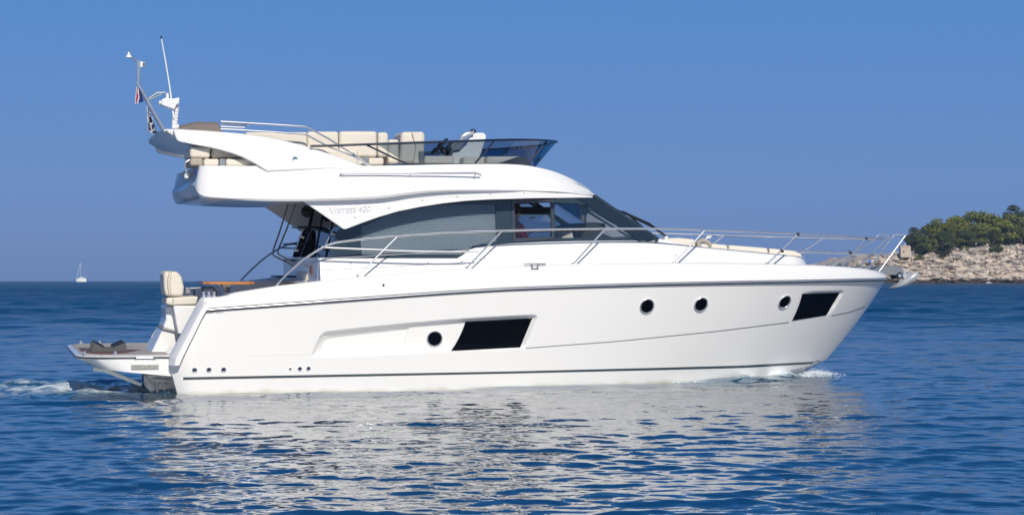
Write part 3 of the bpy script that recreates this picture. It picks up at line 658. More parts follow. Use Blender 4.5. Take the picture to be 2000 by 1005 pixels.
# taupe cover
def lumpy(name, x0, x1, ytop, ybot, v0, v1, m, seed=0, amp=.03):
    a = pt(x0, ybot, v0); b = pt(x1, ybot, v0); n1, n2 = 60, 26; vs_ = []; hh = pt(x0, ytop, v0).z - a.z
    for i in range(n1 + 1):
        s_ = i / n1; env = min(1, (s_ * 3.2) ** .45) if s_ < .31 else 1
        env *= min(1, ((1 - s_) * 14) ** .5 + .0) if s_ > .93 else 1
        for j in range(n2 + 1):
            th = min(math.pi * j / n2, math.pi - 1e-5); y = v0 + (v1 - v0) * (.5 - .5 * math.cos(th)); z = a.z + hh * env * (math.sin(th) ** .45)
            p = Vector((a.x + (b.x - a.x) * s_, y, z)); d = noise.noise(p * 5 + Vector((seed, 0, 0))) * amp + noise.noise(p * 14) * amp * .4 + amp * .25 * math.sin(s_ * 17 + 4 * noise.noise(p * 3)) * math.sin(th)
            p.z += d * math.sin(th); p.y -= d * .6 * (1 if j < n2 / 2 else -1); vs_.append(p)
    w_ = n2 + 1; mb = MB(); mb.add(vs_, [(i * w_ + j, i * w_ + j + 1, (i + 1) * w_ + j + 1, (i + 1) * w_ + j) for i in range(n1) for j in range(n2)] + [tuple(range(w_)), tuple(range(n1 * w_, n1 * w_ + w_))])
    return mb.build(name, m, fly, smooth=70)
lumpy('bimini_cover', 350, 433, 234.5, 257, -1.44, -1.0, TAUPE)
# tubes and rails on top
mb = MB(); vr = -1.5
def tpx(mb, L, v, r, sub=0):
    P_ = [pt(x, y, v) for x, y in L]
    if sub: P_ = catmull(P_, sub)
    mb.tube(P_, r, 8)
tpx(mb, [(431, 237.5), (483, 240.4), (560, 245), (594, 247.3), (602, 249.5), (640, 270), (689, 300.6), (725, 324.5)], vr, .013)
tpx(mb, [(431, 242), (484, 244)], vr + .03, .011); tpx(mb, [(431, 247), (478, 249.5), (478, 254)], vr + .03, .011); tpx(mb, [(431, 252), (470, 254)], vr, .011)
tpx(mb, [(484, 239), (484, 246)], vr, .014)
tpx(mb, [(470, 254), (540, 258.5), (592, 262), (600, 264), (640, 285.5), (689, 305), (722, 323)], vr - .01, .012)
tpx(mb, [(689, 299), (692, 306)], vr, .018)
mb.build('bimini_frame', STEEL, fly)
mb = MB(); tpx(mb, [(366, 343), (361.5, 325), (363, 317), (378, 309.5), (381, 311), (384, 326)], -1.38, .014, 4); mb.build('aft_grab_rail', STEEL, fly)
MB().lathe([(0, .0), (.03, .01), (.03, .06), (.012, .075), (0, .08)], pt(364, 349, -1.36), (0, 0, 1), 12).build('stern_light', WHITE2, fly)
# smoked screen
rim = [(606, 285.3, -1.66), (640, 284.6, -1.68), (757, 280.4, -1.74), (892, 276, -1.74), (962, 273.8, -1.68), (1010, 273, -1.56), (1048, 273.6, -1.32), (1074, 275, -.98), (1088, 277, -.55)]
basep = [(797, 321.5, -1.62), (860, 321, -1.62), (920, 320.5, -1.6), (965, 320.5, -1.52), (1000, 321.5, -1.38), (1026, 323, -1.15), (1042, 324.5, -.85), (1046, 325.5, -.5)]
rimP = [pt(*p) for p in rim]; rimP.append(Vector((rimP[-1].x + .04, 0, rimP[-1].z))); baseP = [pt(*p) for p in basep]; baseP.append(Vector((baseP[-1].x + .05, 0, baseP[-1].z)))
rimC = catmull(rimP, 6); baseC = catmull(baseP, 6)
full = rimC + [Vector((p.x, -p.y, p.z)) for p in rimC[-2::-1]]
st_ = pt(715.6, 283, -1.73)
gr = [p for p in rimC if p.x >= st_.x]
def resamp(L, n):
    d = [0]
    for a, b in zip(L, L[1:]): d.append(d[-1] + (b - a).length)
    out = []
    for k in range(n):
        x = d[-1] * k / (n - 1); i = 0
        while i < len(d) - 2 and d[i + 1] < x: i += 1
        out.append(L[i].lerp(L[i + 1], (x - d[i]) / max(d[i + 1] - d[i], 1e-9)))
    return out
ra = resamp(gr, 50); ba = resamp(baseC, 50)
vs_ = ra + ba + [Vector((p.x, -p.y, p.z)) for p in ra] + [Vector((p.x, -p.y, p.z)) for p in ba]
mb = MB(); mb.add(vs_, [(i, i + 1, 51 + i, 50 + i) for i in range(49)] + [(100 + i, 101 + i, 151 + i, 150 + i) for i in range(49)])
scr = mb.build('flybridge_screen', SMOKE, yacht, smooth=60)
NAVYR = mat('dark blue rim', (.012, .022, .045), .25, 0, .4)
mb = MB(); mb.tube(full, .017, 8); mb.build('screen_rim', NAVYR, scr)
mb = MB(); fb = baseC + [Vector((p.x, -p.y, p.z)) for p in baseC[-2::-1]]; mb.tube(fb, .011, 8)
for s_ in (1, -1):
    for a, b in [((715.6, 283, -1.73), (797, 321.5, -1.63)), ((966, 275, -1.67), (927, 320, -1.6)), ((1068, 276, -1.06), (1029, 323, -1.1))]:
        A_ = pt(*a); B_ = pt(*b)
        if s_ < 0: A_.y *= -1; B_.y *= -1
        mb.tube([A_, B_], .013, 6)
mb.build('screen_strut', NAVYR, scr)
# radar mast, light, whip aerial, horn
vm = -1.3
mast = MB(); tpx(mast, [(322, 258), (268.5, 163), (270.5, 158), (270.5, 119)], vm, [.030, .028, .028, .027]); mast = mast.build('signal_mast', STEEL, fly)
mb = MB(); tpx(mb, [(270.5, 119.5), (266, 119), (258, 113), (252, 112)], vm, .010); mb.build('lamp_arm', STEELD, mast)
MB().lathe([(0, .075), (.012, .07), (.016, .045), (.042, .012), (.046, -.004), (0, -.006)], pt(251.5, 112, vm), (0, 0, 1), 18).build('anchor_light', WHITE2, mast)
mb = MB(); boxpx(mb, 274, 120, 278, 131.5, vm - .03, vm + .03); boxpx(mb, 278, 121.5, 283, 131, vm - .035, vm + .035); mb.build('camera_housing', WHITE2, mast, bevel=.005)
mb = MB(); boxpx(mb, 279.5, 122.5, 282.5, 130, vm - .04, vm - .034); mb.build('camera_lens', BLACK, mast)
mb = MB(); tpx(mb, [(290, 193), (307, 181.5), (323, 181)], vm, .012); tpx(mb, [(291, 195), (316, 184)], vm, .008); mb.build('bracket', STEELD, mast)
mb = MB(); prism_px(mb, [(324, 181.5), (330, 182), (330, 192), (338, 193), (351, 190), (350, 203), (345, 204), (341, 214), (336, 212), (316, 205), (314, 202), (316, 194), (324, 191)], vm - .1, vm + .1); horn = mb.build('loudhailer', WHITE2, fly, bevel=.02)
MB().lathe([(0, 0), (.03, 0), (.035, .02), (.02, .03)], pt(314, 201, vm), (-1, 0, 0), 12).build('loudhailer_cap', WHITE2, horn)
mb = MB(); tpx(mb, [(346, 203), (342, 249)], vm, [.026, .024]); 
for k in range(6): tpx(mb, [(345.6 - k * .6, 209 + k * 6), (345.4 - k * .6, 211.5 + k * 6)], vm, .034)
tpx(mb, [(339, 232), (339, 251)], vm - .02, .022); tpx(mb, [(336, 247), (349, 247)], vm, .03); mb.build('horn_post', WHITE2, horn)
mb = MB(); tpx(mb, [(339.5, 232), (336, 205), (331.5, 170), (323, 118), (315, 75)], vm - .05, [.014, .013, .011, .010, .008]); mb.build('whip_aerial', WHITE2, fly)
MB().lathe([(0, .03), (.011, .025), (.011, -.01)], pt(315, 74.5, vm - .05), (0, 0, 1), 10).build('aerial_tip', BLACK, fly)

# ------------------------------------------------------------------ saloon glasshouse
def gv(u, w): return -1.555 + .04 * (w - 2.0) + .04 * max(0, u - 6.6) ** 1.6
def gp(x, y):
    v = -1.4
    for _ in range(15): p = pt(x, y, v); v = gv(p.x, p.z)
    return (p.x, p.z)
def paned(name, outer, holes, off, th, m, parent, bevel=0):
    """flat panel with openings, following the slightly tumbled-home side; mirrored copies are made by the caller"""
    def make(sgn):
        loops = [[gp(x, y) for x, y in outer]] + [[gp(x, y) for x, y in h] for h in holes]
        tri = geometry.tessellate_polygon([[Vector((u, w, 0)) for u, w in L] for L in loops]); fl = sum(loops, []); n = len(fl)
        vs_ = [(u, sgn * (gv(u, w) + off), w) for u, w in fl] + [(u, sgn * (gv(u, w) + off + th), w) for u, w in fl]
        fs_ = [tuple(t_) for t_ in tri] + [tuple(i + n for i in t_[::-1]) for t_ in tri]; k = 0
        for L in loops:
            for i in range(len(L)): fs_.append((k + i, k + i + n, k + (i + 1) % len(L) + n, k + (i + 1) % len(L)))
            k += len(L)
        mb = MB(); mb.add(vs_, fs_); return mb.build(name, m, parent, smooth=30)
    return make
house = [(640, 506), (645, 488), (657, 455), (672, 437), (707, 425), (777, 402), (865, 388), (952, 382), (1040, 380), (1120, 380), (1160, 381), (1178, 393), (1215, 417), (1250, 440), (1286, 468), (1262, 472), (1200, 472), (1124, 473), (998, 477.5), (928, 486), (900, 507)]
h_blind = [(707, 497), (704, 470), (706, 443), (760, 419), (800, 409.5), (830, 404.5), (865, 400.5), (900, 399), (968, 398.5), (971, 471), (926, 479), (900, 497)]
h_slide = [(1004.6, 397.5), (1075, 395.6), (1077, 462), (1006.5, 465)]
h_front = [(1083, 399.5), (1128, 396.6), (1160, 415), (1200, 438), (1244, 464), (1084, 464.4)]
hole_list = [h_blind, h_slide, h_front]
h_front_far = [(1084, 392), (1148, 388), (1180, 406), (1225, 436), (1268, 465), (1085, 466)]
h_slide_far = [(1000, 392), (1076, 391), (1078, 466), (1001, 470)]
side_near = paned('side_glazing', house, hole_list, 0, .02, FRIT, yacht)(1); side_far = paned('side_glazing', house, [h_blind, h_slide_far, h_front_far], 0, .02, FRIT, yacht)(-1)
def shrink(poly, k=-1.2):
    cx_ = sum(p[0] for p in poly) / len(poly); cy_ = sum(p[1] for p in poly) / len(poly)
    return [(x + (-k if x > cx_ else k), y + (-k if y > cy_ else k)) for x, y in poly]
for s_, par in ((1, side_near), (-1, side_far)):
    paned('pane', shrink(h_blind), [], .012, .004, GLASS, par)(s_)
    paned('pane', [(1004, 419), (1077, 419), (1078, 463), (1006, 466)], [], .010, .004, GLASS, par)(s_)
    paned('pane', shrink(h_front if s_ > 0 else h_front_far), [], .012, .004, GLASS, par)(s_)
    paned('window_frame', [(999, 390), (1080.6, 389), (1081.5, 467), (1001, 472.6)], [h_slide if s_ > 0 else h_slide_far], -.012, .014, FRAME, par)(s_)
mb = MB(); a_ = gp(1004, 419); b_ = gp(1076, 419); mb.tube([(a_[0], gv(*a_) + .005, a_[1]), (b_[0], gv(*b_) + .005, b_[1])], .006, 6); mb.build('sash_rail', FRAME, side_near)
a_ = gp(1040, 425); mb = MB(); mb.box((a_[0] - .04, gv(*a_) - .005, a_[1] - .012), (a_[0] + .04, gv(*a_) + .012, a_[1] + .012)); mb.build('sash_latch', BLACK, side_near, bevel=.004)
# slatted blind behind the aft pane
mb = MB(); y = 398
while y < 500:
    xs = np.arange(700, 975, 2.0); ok = inside(xs, np.full_like(xs, y), shrink(h_blind, -6))
    if ok.any():
        x0, x1 = xs[ok][0], xs[ok][-1]; a_ = gp(x0, y); b_ = gp(x1, y); o_ = .05
        for dz in (0,):
            mb.add([(a_[0], gv(*a_) + o_ - .006, a_[1] - .009), (b_[0], gv(*b_) + o_ - .006, b_[1] - .009), (b_[0], gv(*b_) + o_ + .004, b_[1] + .008), (a_[0], gv(*a_) + o_ + .004, a_[1] + .008)], [(0, 1, 2, 3)])
    y += 3.6
bl = mb.build('venetian_blind', BLIND, side_near, smooth=0)
mb = MB(); 
# lining behind the blind
lin = [gp(x, y) for x, y in [(690, 503), (690, 425), (780, 395), (985, 388), (985, 478), (930, 484), (905, 503)]]
mb.prism(lin, lambda u, w: gv(u, w) + .12, lambda u, w: gv(u, w) + .13); mb.build('curtain_lining', mat('grey lining', (.40, .41, .42), .9), side_near)
# windscreen
wb_ = [Vector((gp(1250, 471)[0], gv(*gp(1250, 471)) + .0, gp(1250, 471)[1]))]
base_n = Vector((gp(1283, 467)[0], gv(*gp(1283, 467)), gp(1283, 467)[1])); top_n = Vector((gp(1160, 383)[0], gv(*gp(1160, 383)), gp(1160, 383)[1]))
def arc(p, bulge, z=0):
    L = []
    for k in range(25):
        a = k / 24; v = p.y * (1 - 2 * a); L.append(Vector((p.x + bulge * (1 - (1 - 2 * a) ** 2) - .0, v, p.z + z * (1 - (1 - 2 * a) ** 2))))
    return L
bA = arc(base_n, .38, .03); tA = arc(top_n, .30, .0)
mb = MB(); mb.add(bA + tA, [(i, i + 1, 26 + i, 25 + i) for i in range(24)]); ws = mb.build('windscreen', tinted('windscreen glass', (.90, .93, .96), .03, ior=1.06), yacht, smooth=60)
mb = MB(); 
for k in (0, 8, 16, 24): mb.tube([bA[k], tA[k]], .035 if k == 0 else .018, 8)
mb.tube(bA, .025, 8); mb.tube(tA, .02, 8); mb.build('windscreen_pillar', FRIT, ws)
# a-pillar cover plates
for s_ in (1, -1):
    pl = [(1120, 382), (1164, 382), (1225, 422), (1284, 467), (1240, 471)]
    paned('pillar_cover', [(1122, 383), (1163, 383), (1190, 401), (1225, 424), (1258, 446), (1285, 467.5), (1246, 470.5)] if s_ > 0 else [(1150, 384), (1163, 383), (1190, 401), (1225, 424), (1258, 446), (1285, 467.5), (1270, 468.5)], [], -.014, .012, mat('dark pillar', (.012, .022, .036), .16, 0, .5), ws)(s_)
# wiper arms
mb = MB(); vw = -1.28
tpx(mb, [(1301, 461), (1273, 442), (1236, 424), (1228, 420)], vw, .016); tpx(mb, [(1186, 402), (1206, 410), (1228, 420), (1255, 443)], vw - .02, .012); tpx(mb, [(1187, 404), (1215, 426), (1256, 447)], vw - .01, .010); tpx(mb, [(1301, 461), (1270, 437), (1215, 412)], vw, .010); tpx(mb, [(1192, 404), (1230, 431), (1240, 436)], vw + .04, .008)
mb.build('windscreen_wiper', BLACK, ws)
mb = MB(); mb.lathe([(.035, -.03), (.03, .03), (0, .04)], pt(1301, 465, vw), (0, 0, 1), 12); prism_px(mb, [(1262, 471), (1283, 466), (1300, 468), (1330, 476), (1330, 482), (1262, 478)], vw - .12, vw + .3); mb.build('wiper_base', WHITE2, ws, bevel=.02)
# cabin interior: dashboard, far seats, dark headliner band
DASH = mat('dashboard vinyl', (.035, .04, .045), .6)
mb = MB(); prism_px(mb, [(1120, 470), (1125, 446), (1140, 438), (1160, 434), (1182, 436), (1184, 446), (1176, 455), (1215, 470)], -.2, 1.1); mb.build('dashboard', DASH, yacht, bevel=.015)
mb = MB(); boxpx(mb, 1010, 404, 1075, 417, .2, .9); mb.build('headliner_beam', BLACK, yacht, bevel=.01)
mb = MB(); prism_px(mb, [(1095, 470), (1100, 455), (1118, 452), (1122, 470)], -.6, .0); mb.build('cabin_seat', BEIGE, yacht, bevel=.02)
mb = MB(); mb.box((tu0 + .05, -1.40, TW[0] - .03), (base_n.x - .2, 1.40, TW[0] - .01)); mb.build('saloon_floor', DASH, yacht)

# aft bulkhead with dark door
ub = gp(653, 480)[0]; wtop = wl + .02; wbot = TW[0] - .35
def quadv(name, u0, u1, v0, v1, w0, w1, m, parent, bevel=.0):
    return MB().box((u0, v0, w0), (u1, v1, w1)).build(name, m, parent, bevel=bevel)
ub2 = ub + .0
mb = MB()
DK = (.0, .0, .0)
lean = .22
def lean_box(mb, v0, v1, wa, wb2, du=0, th=.03):
    f_ = lambda w: ub + lean * (w - wbot) / (wtop - wbot) + du
    mb.add([(f_(wa), v0, wa), (f_(wa), v1, wa), (f_(wb2), v1, wb2), (f_(wb2), v0, wb2), (f_(wa) + th, v0, wa), (f_(wa) + th, v1, wa), (f_(wb2) + th, v1, wb2), (f_(wb2) + th, v0, wb2)], [(0, 1, 2, 3), (4, 7, 6, 5), (0, 4, 5, 1), (1, 5, 6, 2), (2, 6, 7, 3), (3, 7, 4, 0)])
lean_box(mb, -1.42, 1.42, wbot + .32, wtop); bh = mb.build('aft_bulkhead', BLACKGLASS, yacht)
BRZ = mat('bronze frame', (.045, .036, .032), .35, .5)
for a_, b_, d_, t_ in ((-1.46, -1.38, -.02, .06), (-.55, -.49, -.015, .05), (.4, .46, -.015, .05), (1.38, 1.46, -.02, .06)):
    mb = MB(); lean_box(mb, a_, b_, wbot, wtop, d_, t_); mb.build('door_frame', BRZ, bh)
mb = MB(); lean_box(mb, -1.42, 1.42, wbot - .3, wbot + .32, 0, .04); mb.build('lower_bulkhead', WHITE2, yacht)
pad('cockpit_cushion', [(596, 552), (600, 530), (612, 524), (616, 535), (617, 552)], -.6, .3, BEIGE, .02)
mb = MB(); prism_px(mb, [(608, 518), (618, 518), (618, 540), (612, 540), (606, 532)], -1.0, -.9); mb.build('door_post', mat('dark wood', (.12, .05, .03), .4), yacht, bevel=.01)
# flybridge stairs
vst = .35
mb = MB(); prism_px(mb, [(606, 452), (614, 448), (579, 552), (567, 552)], vst + .62, vst + .68); st = mb.build('flybridge_stairs', mat('stair stringer', (.06, .05, .045), .4), yacht)
for (x0, x1, y) in [(582, 652, 443), (564, 606, 476), (563, 622, 508), (540, 580, 540)]:
    mb = MB(); a_ = pt(x0, y, vst); b_ = pt(x1, y, vst); mb.box((a_.x, vst, a_.z - .012), (b_.x, vst + .6, a_.z + .012)); mb.build('tread', BLACK, st)
mb = MB(); tpx(mb, [(563, 397), (548, 447), (533.5, 489), (532.5, 495), (535, 499), (577, 521)], .05, .013); tpx(mb, [(577, 397), (560, 447), (543, 488), (542.5, 493), (545, 497), (583, 518)], -.15, .013); mb.build('stair_handrail', STEELD, st)
mb = MB(); tpx(mb, [(589, 456), (577, 489)], -.1, .012); mb.build('door_handle', STEEL, bh)
mb = MB(); tpx(mb, [(587, 461), (594, 464)], -.1, .018); mb.build('handle_bracket', STEEL, bh); mb = MB(); tpx(mb, [(575, 489), (583, 489)], -.1, .016); mb.build('handle_bracket', STEEL, bh)
mb = MB(); tpx(mb, [(650, 448), (636, 478)], -1.5, .009); mb.build('door_handle', STEEL, bh); mb = MB(); tpx(mb, [(648, 456), (655, 458)], -1.5, .016); mb.build('handle_bracket', STEEL, bh)
c = pt(599, 413, .9); MB().lathe([(.0, .03), (.07, .03), (.09, .015), (.09, 0)], c, (0, -1, 0), 20).build('deck_speaker', GREYRUB, fly)
tpm = MB(); tpx(tpm, [(590, 409, ), (604, 410)], .8, .012); tpm.build('speaker_bracket', BLACK, fly)
# coaming aft lip lines
mb = MB(); tpx(mb, [(620, 549), (622.5, 504)], -1.60, .009); mb.build('corner_trim', STEEL, trunk)

# ------------------------------------------------------------------ bow rail
def rv(u): return -(max(Bs(u) - .15, .27))
def rail3(L, sub=4, vf=rv): return catmull([sol(x, y, vf) for x, y in L], sub)
top_px = [(539, 558), (556, 540), (574, 523), (590, 509), (607, 497), (631, 482.6), (655, 474), (690, 469), (740, 463.5), (774, 461), (830, 457), (882, 453.8), (940, 451.5), (998, 450), (1090, 447.8), (1180, 446.5), (1250, 446.3), (1320, 446.8), (1375, 449), (1470, 452.6), (1560, 456.4), (1640, 460.5), (1694, 464), (1739, 466.8)]
TOP = rail3(top_px)
mid_px = [(628, 482), (645, 483.5), (725, 487), (830, 491), (935, 491.5)]
MID = rail3(mid_px)
LOWP = rail3([(1546, 488.6), (1600, 490.5), (1660, 493), (1738, 497)])
WIRE = rail3([(620, 505), (700, 501), (800, 495), (900, 489), (960, 480)])
stan = [((697, 540), (775.8, 462)), ((910.5, 524), (979.8, 451.3)), ((1118.8, 516), (1181.8, 447)), ((1316.4, 514), (1376.6, 449.5)), ((1498, 516), (1558.6, 456.8)), ((1644, 520.5), (1691.6, 464.5))]
hoop = [(1697, 524), (1739, 467.6), (1745, 459.5), (1748, 458.4), (1766, 458.4), (1768, 460), (1717, 530)]
HO = [sol(x, y, rv) for x, y in hoop]
for s_ in (1, -1):
    f_ = lambda L: [Vector((p.x, p.y * s_, p.z)) for p in L]
    mb = MB(); mb.tube(f_(TOP), .0145, 8); rl = mb.build('bow_rail', STEEL, yacht)
    MB().tube(f_(MID), .0125, 8).build('lower_rail', STEEL, rl); MB().tube(f_(LOWP), .009, 8).build('lower_rail', STEEL, rl)
    if s_ > 0: mb = MB(); mb.tube(f_(WIRE), .004, 5); mb.build('guard_wire', STEEL, rl)
    for a, b in stan:
        A_, B_ = f_([sol(*a, rv), sol(*b, rv)]); 
        mb = MB(); mb.tube([A_, B_], .0125, 8); mb.lathe([(.03, 0), (.03, .006), (.018, .02), (.0125, .03)], A_, (B_ - A_), 12); mb.build('stanchion', STEEL, rl)
    mb = MB(); mb.tube(f_(HO), .0125, 8); mb.tube(f_([sol(1714, 498, rv), sol(1741, 498, rv)]), .011, 8); mb.build('pulpit_hoop', STEEL, rl)
mb = MB()
for x, y in [(1558, 457), (1527, 490), (1691, 465), (1660, 493)]:
    p = sol(x, y, rv); mb.lathe([(0, -.025), (.022, -.025), (.022, .025), (0, .025)], p, (1, 0, -.3), 10)
mb.build('rail_clamp', mat('black clamp', (.03, .03, .03), .4), yacht)
# bow roller and anchor
mb = MB()
plate = [(1690, 519), (1749, 517.6), (1763, 524), (1766, 533), (1760, 541), (1752, 536.5), (1725, 536), (1700, 538)]
for v0, v1 in ((-.10, -.085), (.085, .10)): prism_px(mb, plate, v0, v1)
prism_px(mb, [(1690, 531), (1750, 531), (1750, 536), (1690, 536)], -.09, .09)
ro = mb.build('bow_roller', STEELD, yacht)
c = pt(1757, 538, -.11); MB().lathe([(0, 0), (.055, 0), (.055, .05), (.04, .11), (.055, .17), (.055, .22), (0, .22)], c, (0, 1, 0), 20).build('roller_wheel', BLACK, ro)
MB().lathe([(0, 0), (.03, 0), (.03, .02)], c - Vector((0, .012, 0)), (0, 1, 0), 14).build('axle', STEEL, ro)
ANC = mat('galvanised anchor', (.50, .52, .54), .4, .35, 0, .15, 12)
mb = MB(); prism_px(mb, [(1690, 524), (1762, 522), (1768, 527), (1775, 545), (1768, 547), (1760, 534), (1690, 530)], -.025, .025); an = mb.build('anchor', ANC, yacht, bevel=.006)
tip = pt(1737, 562, 0); kn = pt(1768, 543, 0); top1 = pt(1786, 531, -.03); bk = pt(1792, 533, 0)
side1 = pt(1773, 553, -.0); 
fp = [(1765, 544), (1783, 532), (1791, 528.5), (1795, 537), (1789, 548), (1771, 556)]; v_ = [tip] + [pt(x, y, -.02 - .11 * k / 3 if k < 4 else -.13 + .05 * (k - 3)) for k, (x, y) in enumerate(fp)]
v_ += [Vector((p.x, -p.y, p.z)) for p in v_[1:]]
mb = MB(); mb.add(v_, [(0, 1, 2, 3, 4, 5, 6), (0, 12, 11, 10, 9, 8, 7), (0, 6, 12)]); o = mb.build('fluke', ANC, an, smooth=25)
md = o.modifiers.new('thick', 'SOLIDIFY'); md.thickness = .014
mb = MB(); boxpx(mb, 1674, 520, 1690, 526, -.3, -.1); mb.lathe([(.03, 0), (.03, .04), (0, .05)], pt(1676, 521, -.4), (0, 0, 1), 12); mb.build('windlass', STEELD, yacht, bevel=.01)

# ------------------------------------------------------------------ flags
def flag(name, quad, v, bands, label, amp=.03, seed=0, pole=None):
    """hanging cloth: quad in photo px TL,TR,BR,BL; bands = list of materials down its width"""
    nx, ny = 18, 24; me_v = []; P4 = [pt(x, y, v) for x, y in quad]
    for j in range(ny + 1):
        for i in range(nx + 1):
            a, b = i / nx, j / ny; p = P4[0].lerp(P4[1], a).lerp(P4[3].lerp(P4[2], a), b)
            p = p + Vector((0, amp * math.sin(a * 9 + b * 2 + seed) * (.3 + b) + .02 * noise.noise(Vector((a * 5, b * 4, seed))), 0)); me_v.append(p)
    w = nx + 1; fs_ = [(j * w + i, j * w + i + 1, (j + 1) * w + i + 1, (j + 1) * w + i) for j in range(ny) for i in range(nx)]
    base = M @ P4[0]; root = empty(name, base); inv = root.matrix_basis.inverted()
    bpy.context.view_layer.update()
    me = bpy.data.meshes.new('cloth'); me.from_pydata([(M @ p) - base for p in me_v], [], fs_)
    o = link_mesh('cloth', me, [b for b, _ in bands], root, 80)
    idxs = []
    for j in range(ny):
        for i in range(nx): idxs.append(pattern(name, i / nx, j / ny, len(bands)))
    me.polygons.foreach_set('material_index', idxs)
    mb = MB(); mb.tube([(M @ P4[0]) - base + Vector((0, 0, .03)), (M @ P4[3]) - base], .004, 5); mb.build('halyard', WCLOTH, root)
    tag(root, label, 'flag'); return root
def pattern(name, a, b, n):
    if n == 3: 
        x = a + b * .25 + .08 * math.sin(b * 8)
        return 0 if x < .42 else (1 if x < .68 else 2)
    s_ = noise.noise(Vector((a * 6, b * 9, 4.0))); return 1 if s_ > .12 else 0
flag('courtesy_flag', [(267, 173), (272, 172), (280.5, 198), (264, 204)], vm - .05, [(RED, 0), (WCLOTH, 0), (NAVY, 0)], 'small red white and blue courtesy flag hanging limp beside the upper part of the mast')
flag('club_flag', [(287, 211), (290, 211), (308, 262), (290, 258)], vm - .05, [(mat('dark navy cloth', (.02, .025, .07), .8), 0), (WCLOTH, 0)], 'dark navy flag with white pattern hanging behind the foot of the mast', seed=2)

# ------------------------------------------------------------------ people
def skin_body(name, joints, edges, m, parent, root=0, sub=2):
    me = bpy.data.meshes.new(name); me.from_pydata([j[0] for j in joints], edges, [])
    o = bpy.data.objects.new(name, me); C.objects.link(o); o.parent = parent
    sk = o.modifiers.new('skin', 'SKIN'); sd = o.modifiers.new('sub', 'SUBSURF'); sd.levels = sub; sd.render_levels = sub
    if not me.skin_vertices: pass
    lay = me.skin_vertices[0].data
    for i, j in enumerate(joints): lay[i].radius = j[1] if isinstance(j[1], tuple) else (j[1], j[1]); lay[i].use_root = (i == root)
    sk.use_smooth_shade = True
    dg = bpy.context.evaluated_depsgraph_get(); me2 = bpy.data.meshes.new_from_object(o.evaluated_get(dg)); o.modifiers.clear(); o.data = me2
    me2.name = name; me2.materials.clear(); me2.materials.append(m); me2.shade_smooth(); return o
def person(loc, rz, pose, shirt, label, scale=1.0, hair=HAIR, group=None):
    r = empty('person', loc, rz); r.scale = (scale,) * 3; bpy.context.view_layer.update()
    if pose == 'sit':
        J = [((0, 0, .50), .12), ((0, 0, .72), (.14, .10)), ((0, 0, .95), (.17, .11)), ((0, 0, 1.06), .055), ((0.01, 0, 1.13), .055), ((0.02, 0, 1.21), (.085, .075)), ((0.015, 0, 1.30), .06),
             ((.02, -.2, .99), .055), ((.12, -.24, .76), .042), ((.36, -.16, .80), .03), ((.42, -.14, .82), .03), ((.02, .2, .99), .055), ((.12, .24, .76), .042), ((.36, .16, .80), .03), ((.42, .14, .82), .03),
             ((.05, -.1, .48), .09), ((.45, -.12, .50), .075), ((.48, -.12, .1), .045), ((.60, -.12, .03), .035), ((.05, .1, .48), .09), ((.45, .12, .50), .075), ((.48, .12, .1), .045), ((.60, .12, .03), .035)]
    else:
        J = [((0, 0, .93), .12), ((0, 0, 1.15), (.13, .095)), ((0, 0, 1.36), (.16, .10)), ((0, 0, 1.47), .055), ((0.01, 0, 1.53), .055), ((0.02, 0, 1.61), (.085, .075)), ((0.015, 0, 1.70), .06),
             ((0, -.19, 1.40), .055), ((.02, -.26, 1.13), .042), ((.1, -.25, .90), .03), ((.13, -.25, .82), .03), ((0, .19, 1.40), .055), ((0, .26, 1.13), .042), ((.06, .27, .88), .03), ((.08, .27, .80), .03),
             ((0, -.1, .88), .09), ((.03, -.11, .48), .065), ((0, -.12, .08), .042), ((.12, -.13, .03), .035), ((0, .1, .88), .09), ((.0, .11, .48), .065), ((-.03, .12, .08), .042), ((.09, .13, .03), .035)]
    E = [(0, 1), (1, 2), (2, 3), (3, 4), (4, 5), (5, 6), (2, 7), (7, 8), (8, 9), (9, 10), (2, 11), (11, 12), (12, 13), (13, 14), (0, 15), (15, 16), (16, 17), (17, 18), (0, 19), (19, 20), (20, 21), (21, 22)]
    skin_body('body', J, E, SKIN, r)
    k = 1.16; JJ = [(J[i][0], tuple(x * k for x in (J[i][1] if isinstance(J[i][1], tuple) else (J[i][1],) * 2))) for i in (0, 1, 2, 7, 8, 11, 12)]
    skin_body('shirt', JJ, [(0, 1), (1, 2), (2, 3), (3, 4), (2, 5), (5, 6)], shirt, r)
    hz = J[5][0]; mb = MB(); mb.lathe([(0, .115), (.05, .105), (.085, .07), (.098, .02), (.09, -.03), (.07, -.07)], (hz[0] - .022, 0, hz[2] + .035), (-.25, 0, 1), 16); mb.build('hair', hair, r)
    mb = MB(); mb.tube([(hz[0] + .075, -.05, hz[2] + .02), (hz[0] + .092, 0, hz[2] + .02), (hz[0] + .075, .05, hz[2] + .02)], .016, 8); mb.tube([(hz[0] + .08, 0, hz[2] + .0), (hz[0] + .105, 0, hz[2] - .025)], [.008, .014], 8)
    mb.build('sunglasses', BLACK, r)
    return tag(r, label, 'person', group)
hp = pt(1009, 411, -.55); wp = M @ Vector((hp.x - .02, -.55, hp.z - 1.23))
person(wp, YAW, 'sit', RED, 'person in a red shirt and sunglasses seated behind the open saloon side window')

